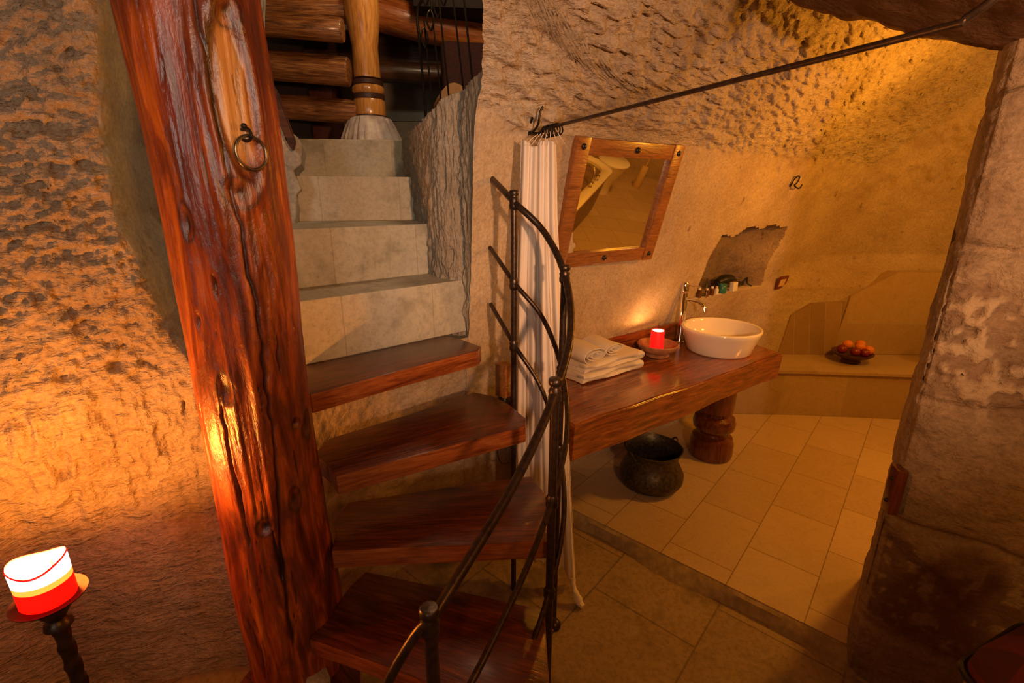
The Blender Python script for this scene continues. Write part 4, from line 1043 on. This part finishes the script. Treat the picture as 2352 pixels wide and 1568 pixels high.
bm=B(); tube(bm,[(0,0,.3),(0,0,.45)],.01,8); obj('brush_handle',bm,M['cream'],tbh)

# ================================================================== LATCH PLATE, CUSHION
lp=thing('jamb_wood_block','dark brown wooden block let into the edge of the doorway pillar','wood block',(1.222,1.325,.70),math.atan2(.065,.017))
bm=B(); box(bm,(.0,.0,0),(.05,.03,.16),0,.005); obj('block',bm,M['leg'],lp)
for z_ in (.04,-.04):
    bm=B(); ball(bm,(.0,.015,z_),.007); obj('nail',bm,M['black'],lp)
cu=thing('kilim_cushion','dark red patterned cushion in the bottom right corner, in front of the pillar','cushion',(1.22,.73,.50),.4)
bm=B(); loft(bm,[[(x,y,z) for x,y in rrect(-.17+i,.17-i,-.17+i,.17-i,.06+i*.1,5)] for i,z in ((.04,0),(.01,.03),(0,.07),(.01,.11),(.05,.15),(.10,.165))]); disp(bm,.008,8,6); obj('cushion_cover',bm,M['kilim'],cu)
bm=B(); tube(bm,[(x,y,.07) for x,y in rrect(-.172,.172,-.172,.172,.06,5)],.008,8,closed=True); obj('piping',bm,M['black'],cu)
stl=thing('wooden_stool','dark red round-topped wooden stool carrying the patterned cushion','stool',(1.22,.73,-.06))
bm=B(); lathe(bm,[(.17,.50),(.185,.51),(.19,.54),(.18,.558),(0,.558)],36); obj('seat',bm,M['leg'],stl)
for k in range(4):
    a=PI/4+PI/2*k; bm=B(); tube(bm,[(.12*math.cos(a),.12*math.sin(a),.51),(.16*math.cos(a),.16*math.sin(a),0)],.018,10); obj('leg',bm,M['leg'],stl)
bo=thing('round_bolster','very dark red round bolster lying on the patterned cushion at the right picture edge','bolster',(1.255,.835,.735),.9)
bm=B(); lathe(bm,[(0,-.13),(.04,-.128),(.060,-.115),(.069,-.09),(.070,0),(.069,.09),(.060,.115),(.04,.128),(0,.13)],32)
bmesh.ops.transform(bm,matrix=Matrix.Rotation(PI/2,4,'Y'),verts=bm.verts); disp(bm,.004,10,2); obj('bolster_cover',bm,M['purple'],bo)
bm=B()
tube(bm,[(.117,.062*math.cos(2*PI*k/32),.062*math.sin(2*PI*k/32)) for k in range(32)],.005,8,closed=True); obj('piping',bm,M['black'],bo)

# ================================================================== FLOOR CANDLE STAND
cs=Vector((-.992,.822,0)); st=thing('iron_candle_stand','tall iron candle stand with a twisted stem beside the left rock wall','candle stand',cs)
zt=.772
bm=B(); tube(bm,[(0,0,z) for z in np.linspace(-.05,zt-.055,150)],.0125,12,twist=.16,sq=lambda a:1+.28*abs(math.cos(2*a))**1.5); obj('stem',bm,M['iron'],st)
bm=B(); lathe(bm,[(.014,zt-.075),(.026,zt-.072),(.024,zt-.06),(.016,zt-.052),(.020,zt-.045),(.034,zt-.022),(.040,zt-.008),(.0,zt-.006)],28); obj('cup',bm,M['iron'],st)
bm=B(); lathe(bm,[(.03,zt-.008),(.055,zt-.004),(.064,zt+.003),(.065,zt+.006),(.055,zt+.001),(0,zt-.002)],40); M['plate']=plain('red_wax_stained_iron',(.035,.012,.009),.6,.4,.5,30); obj('drip_plate',bm,M['plate'],st)
bm=B(); lathe(bm,[(.16,-.06),(.16,-.05),(.05,-.045),(0,-.044)],28); obj('foot',bm,M['iron'],st)
cn=thing('pillar_candle','thick red pillar candle glowing white at the top, on the iron stand','candle',cs+Vector((0,0,zt)))
wob=lambda a,z:1+.02*math.sin(2*a+1)+.012*math.sin(5*a)
RC=.0465
bm=B(); lathe(bm,[(RC*.96,.002),(RC,.006),(RC,.048)],48,rfun=wob,closed=True); obj('wax_body',bm,M['wax_red'],cn)
bm=B(); lathe(bm,[(RC,.048),(RC*1.0,.062)],48,rfun=wob,closed=True)
bm.faces.ensure_lookup_table(); bmesh.ops.delete(bm,geom=[f for f in bm.faces if len(f.verts)>4],context='FACES'); obj('glowing_band',bm,M['wax_orange'],cn,label='orange glowing wax band')
bm=B(); lathe(bm,[(RC*1.0,.062),(RC*1.01,.084),(RC*.99,.094),(RC*.93,.094),(RC*.90,.074),(0,.072)],48,rfun=lambda a,z:wob(a,z)*(1.0 if z<.09 else 1)); 
for v in bm.verts:
    if v.co.z>.08: v.co.z+=.008*math.sin(math.atan2(v.co.y,v.co.x)*2+.6)
obj('wax_rim',bm,M['wax_pool'],cn)
bm=B(); lathe(bm,[(RC*.99,0),(RC*1.025,.003),(RC*.99,.007)],48,(0,0,.0905),closed=True,rfun=wob)
bm.faces.ensure_lookup_table(); bmesh.ops.delete(bm,geom=[f for f in bm.faces if len(f.verts)>4],context='FACES')
for v in bm.verts: v.co.z+=.008*math.sin(math.atan2(v.co.y,v.co.x)*2+.6)
obj('rim_edge',bm,M['wax_red'],cn)
bm=B(); tube(bm,[(.018,.01,.072),(.020,.010,.092)],.0016,6); obj('wick',bm,M['wick'],cn)

# ================================================================== UPSTAIRS
def up_things():
    q('wall_upper_back',[(-3.2,4.62,1.5),(1.5,4.62,1.5),(1.5,4.62,3.6),(-3.2,4.62,3.6)],M['greywall'])
    q('floor_landing',[(-2.6,3.25,1.885),(1.2,3.25,1.885),(1.2,4.62,1.885),(-2.6,4.62,1.885)],M['step'])
    bm=B(); box(bm,(-.4,4.60,2.255),(2.1,.02,.07)); struct(obj('baseboard_upper',bm,M['baseb'],smooth=False))
    bm=B(); box(bm,(-.4,4.60,2.07),(2.1,.03,.29)); struct(obj('trim_upper_plinth',bm,M['greywall'],smooth=False))
    # dark red door leaf
    d=thing('dark_red_cupboard','dark red painted cupboard behind the log ends upstairs','cupboard',(-1.78,4.45,1.886))
    bm=B(); box(bm,(0,0,.31),(.62,.25,.60),0,.004); obj('cupboard_body',bm,M['redpanel'],d)
    bm=B(); box(bm,(0.0,-.13,.31),(.50,.01,.50),0,.002); obj('door',bm,M['redpanel'],d)
    # logs
    lg=[(2.583,2.454,-.985,3.2,'thick dark brown log end, uppermost of the three stacked below the long beam'),(2.405,2.243,-1.0,3.2,'glossy brown log end in the middle of the stack left of the column'),(2.184,2.04,-.995,3.2,'lowest glossy log end, just above the top stone step')]
    for i,(zt_,zb_,xe,y,l) in enumerate(lg):
        r=(zt_-zb_)/2; bm=B(); ln=1.5
        lathe(bm,[(r*.9,0),(r,.008),(r*1.02,.3),(r*.98,.7),(r*1.03,1.1),(r,ln)],28,rfun=lambda a,z:1+.03*math.sin(3*a+z*5)+.015*math.sin(7*a+z*11))
        bmesh.ops.transform(bm,matrix=Matrix.Rotation(-PI/2,4,'Y'),verts=bm.verts)
        o=obj('log_end' if i==0 else 'log_end.%03d'%i,bm,M['log']); o.location=(xe,y+.1*i,(zt_+zb_)/2+ (.0)); o.rotation_euler=(0,math.radians(3),math.radians(4)); tag(o,l,'log','logs stacked beside the column')
    def logbeam(name,a,b,r,mat,label,cat='beam'):
        a=Vector(a); b=Vector(b); d=b-a; L_=d.length; bm=B()
        lathe(bm,[(r*.88,0),(r,.02),(r*1.03,L_*.3),(r*.97,L_*.6),(r,L_-.03),(r*.85,L_)],28,rfun=lambda a_,z:1+.03*math.sin(2*a_+z*4)+.015*math.sin(6*a_+z*9))
        bmesh.ops.transform(bm,matrix=Matrix.Rotation(PI/2,4,'Y'),verts=bm.verts)
        o=obj(name,bm,mat); o.location=a; o.rotation_euler=d.to_track_quat('X','Z').to_euler(); return tag(o,label,cat)
    logbeam('long_log_beam',(-2.2,3.35,2.69),(-.86,3.5,2.72),.085,M['log'],'long yellowish brown log beam at the top, running behind the turned column')
    logbeam('orange_beam',(-1.35,3.95,2.93),(.6,4.45,2.62),.115,M['beam'],'bright orange log beam sloping down to the right behind the iron balustrade')
    logbeam('dark_round_beam',(-2.4,4.15,2.60),(-.52,4.3,2.52),.075,M['darkbeam'],'dark round beam with a blunt right end, under the orange beam')
    bm=B(); box(bm,(-1.2,4.42,2.70),(2.9,.16,.30),math.radians(2),.01); o=obj('dark_plank',bm,M['darkbeam']); tag(o,'dark broad plank between the orange beam and the round beam','plank')
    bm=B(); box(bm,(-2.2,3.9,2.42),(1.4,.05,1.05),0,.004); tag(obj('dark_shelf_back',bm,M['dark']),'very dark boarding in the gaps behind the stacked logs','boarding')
    bm=B(); box(bm,(.1,4.05,3.08),(1.6,.3,.48),math.radians(6),.01); tag(obj('dark_ceiling_board',bm,M['dark']),'nearly black board above the orange beam at the top','board')
    # turned column on carved base
    c=thing('turned_column','honey-coloured turned wooden column with dark painted bands on the landing','column',(-.925,3.42,1.886))
    k=3.42/3.6
    bm=B(); prof=[(.088,.36),(.092,.375),(.092,.455),(.085,.463),(.080,.47)]
    lathe(bm,[(.098,.205),(.101,.215),(.101,.29),(.095,.300)],40); lathe(bm,[(.090,.330),(.102,.345),(.102,.368),(.090,.382)],40)
    lathe(bm,[(.082,.425),(.084,.44),(.080,.60),(.095,.70),(.108,.80),(.104,1.0),(.10,1.6)],40); obj('shaft',bm,M['column'],c)
    bm=B()
    for z0,z1,r in ((.195,.206,.104),(.30,.332,.101),(.384,.412,.098),(.416,.424,.090)): lathe(bm,[(r*.95,z0),(r,z0+.003),(r,z1-.003),(r*.95,z1)],40)
    obj('painted_band',bm,M['black_band'],c,label='dark painted bands')
    bm=B(); lathe(bm,[(.185,-.001),(.190,.02),(.178,.07),(.150,.14),(.125,.185),(.105,.197),(0,.198)],72,rfun=lambda a,z:1+(.09*abs(math.sin(a*11+1.2*math.sin(a*3)+z*5))-.03*math.sin(a*5))*(1 if .002<z<.19 else 0)); obj('carved_base',bm,M['carved'],c,label='pale fluted stone base')
    # upstairs balustrade with leaf scrolls
    r=thing('upper_balustrade','dark iron balustrade with leaf scrolls above the rough parapet','railing',(-.45,3.0,1.9))
    L=Vector((-.45,3.0,1.9))
    for a,b,rr in (((-.512,3.0,2.48),(-.490,3.02,1.86),.0075),((-.475,2.98,2.5),(-.440,3.0,1.86),.0045),((-.40,2.96,2.75),(-.335,2.98,1.86),.005),((-.33,2.93,2.8),(-.24,2.95,1.86),.005),((-.275,2.9,2.85),(-.185,2.92,1.86),.0055),((-.455,2.98,2.9),(-.385,3.,1.86),.004)):
        bm=B(); tube(bm,[Vector(a)-L,Vector(b)-L],rr,8); obj('baluster',bm,M['bracket_iron'],r)
    bm=B(); tube(bm,spline([(-.512-L.x,0,.55),(-.515-L.x,0,.62),(-.50-L.x,0,.68),(-.45-L.x,-.02,.74),(-.42-L.x,-.02,.85),(-.36-L.x,-.04,.95)],8),.008,8); obj('top_rail',bm,M['bracket_iron'],r)
    for cx,cz_ in ((-.475,2.42),(-.44,2.50),(-.40,2.56),(-.365,2.62),(-.46,2.62)):
        bm=B(); 
        for s_ in (-1,1): tube(bm,spline([(cx-L.x,-.02,cz_-.05-1.9),(cx-L.x+s_*.018,-.03,cz_-1.9-.01),(cx-L.x+s_*.012,-.03,cz_-1.9+.03),(cx-L.x,-.02,cz_-1.9+.05)],6),lambda t:.006-.002*t,8)
        obj('leaf_scroll',bm,M['bracket_iron'],r)
    ch=thing('plum_armchair','dark plum upholstered armchair with a tan rounded side, partly hidden upstairs','armchair',(-.20,3.72,1.886),.25)
    bm=B(); box(bm,(.05,.22,.46),(.62,.16,.62),0,.06,rx=-.2,seg=4); disp(bm,.012,7,4); obj('backrest',bm,M['purple'],ch)
    bm=B(); box(bm,(.05,0,.26),(.60,.50,.20),0,.05,seg=4); disp(bm,.008,8,4); obj('seat',bm,M['purple'],ch)
    bm=B(); tube(bm,spline([(-.25,-.32,.30),(-.25,0,.31),(-.25,.25,.30)],6),.085,20); disp(bm,.004,12,4); obj('armrest',bm,M['tan'],ch,label='tan rounded armrest')
    for x_,y_ in ((-.2,-.22),(.3,-.22),(-.2,.24),(.3,.24)):
        bm=B(); tube(bm,[(x_,y_,.001),(x_,y_,.17)],.02,8); obj('leg',bm,M['darkbeam'],ch)
up_things()

# ================================================================== LIGHTS
def light(kind,name,loc,energy,col,size=.1,target=None,**k):
    d=bpy.data.lights.new(name,kind); d.energy=energy; d.color=col
    if kind=='AREA': d.size=size
    else: d.shadow_soft_size=size
    for a_,v_ in k.items(): setattr(d,a_,v_)
    o=bpy.data.objects.new(name,d); COL.objects.link(o); o.location=loc
    if target is not None: o.rotation_euler=(Vector(target)-Vector(loc)).to_track_quat('-Z','Y').to_euler()
    return o
light('SPOT','hall_lamp',(.62,-.45,1.66),140,(1,.50,.24),.04,(.55,2.3,2.15),spot_size=math.radians(92),spot_blend=.75)
light('POINT','hall_warm_fill',(.85,-.9,2.3),27,(1,.42,.085),.12)  # added warm fill for hall floor, treads and pillar
light('SPOT','stair_fill_spot',(-.15,-.9,2.3),34,(1,.88,.68),.15,(-.40,2.4,1.55),spot_size=math.radians(30),spot_blend=.8)  # added frontal fill for the stone risers, no fitting behind it
light('POINT','bathroom_lamp',(2.25,2.2,1.80),45,(1,.37,.025),.07)
light('POINT','bathroom_end_fill',(4.5,2.4,2.2),34,(1,.45,.08),.08)  # added unseen light to brighten the mirrored end of the bathroom
light('AREA','window_daylight',(-.7,-2.1,2.1),2.0,(1,.97,.9),.6,(-.95,2.2,1.75),spread=math.radians(62))
light('POINT','landing_lamp',(-.25,2.75,3.15),25,(1,.66,.36),.12)
light('POINT','candle_flame',tuple(cs+Vector((.0,.0,zt+.110))),19.,(1,.33,.03),.008)
light('POINT','candle_wax_glow',tuple(cs+Vector((-.03,.066,zt+.045))),3.2,(1,.17,.02),.015)
light('POINT','small_candle_flame',tuple(cb+Vector((-.005,0,.0365+.117))),2.2,(1,.42,.10),.006)
w=bpy.data.worlds.new('world'); SC.world=w; w.use_nodes=True; w.node_tree.nodes['Background'].inputs[0].default_value=(.05,.024,.010,1); w.node_tree.nodes['Background'].inputs[1].default_value=1.
try: SC.cycles.max_bounces=6
except Exception: pass
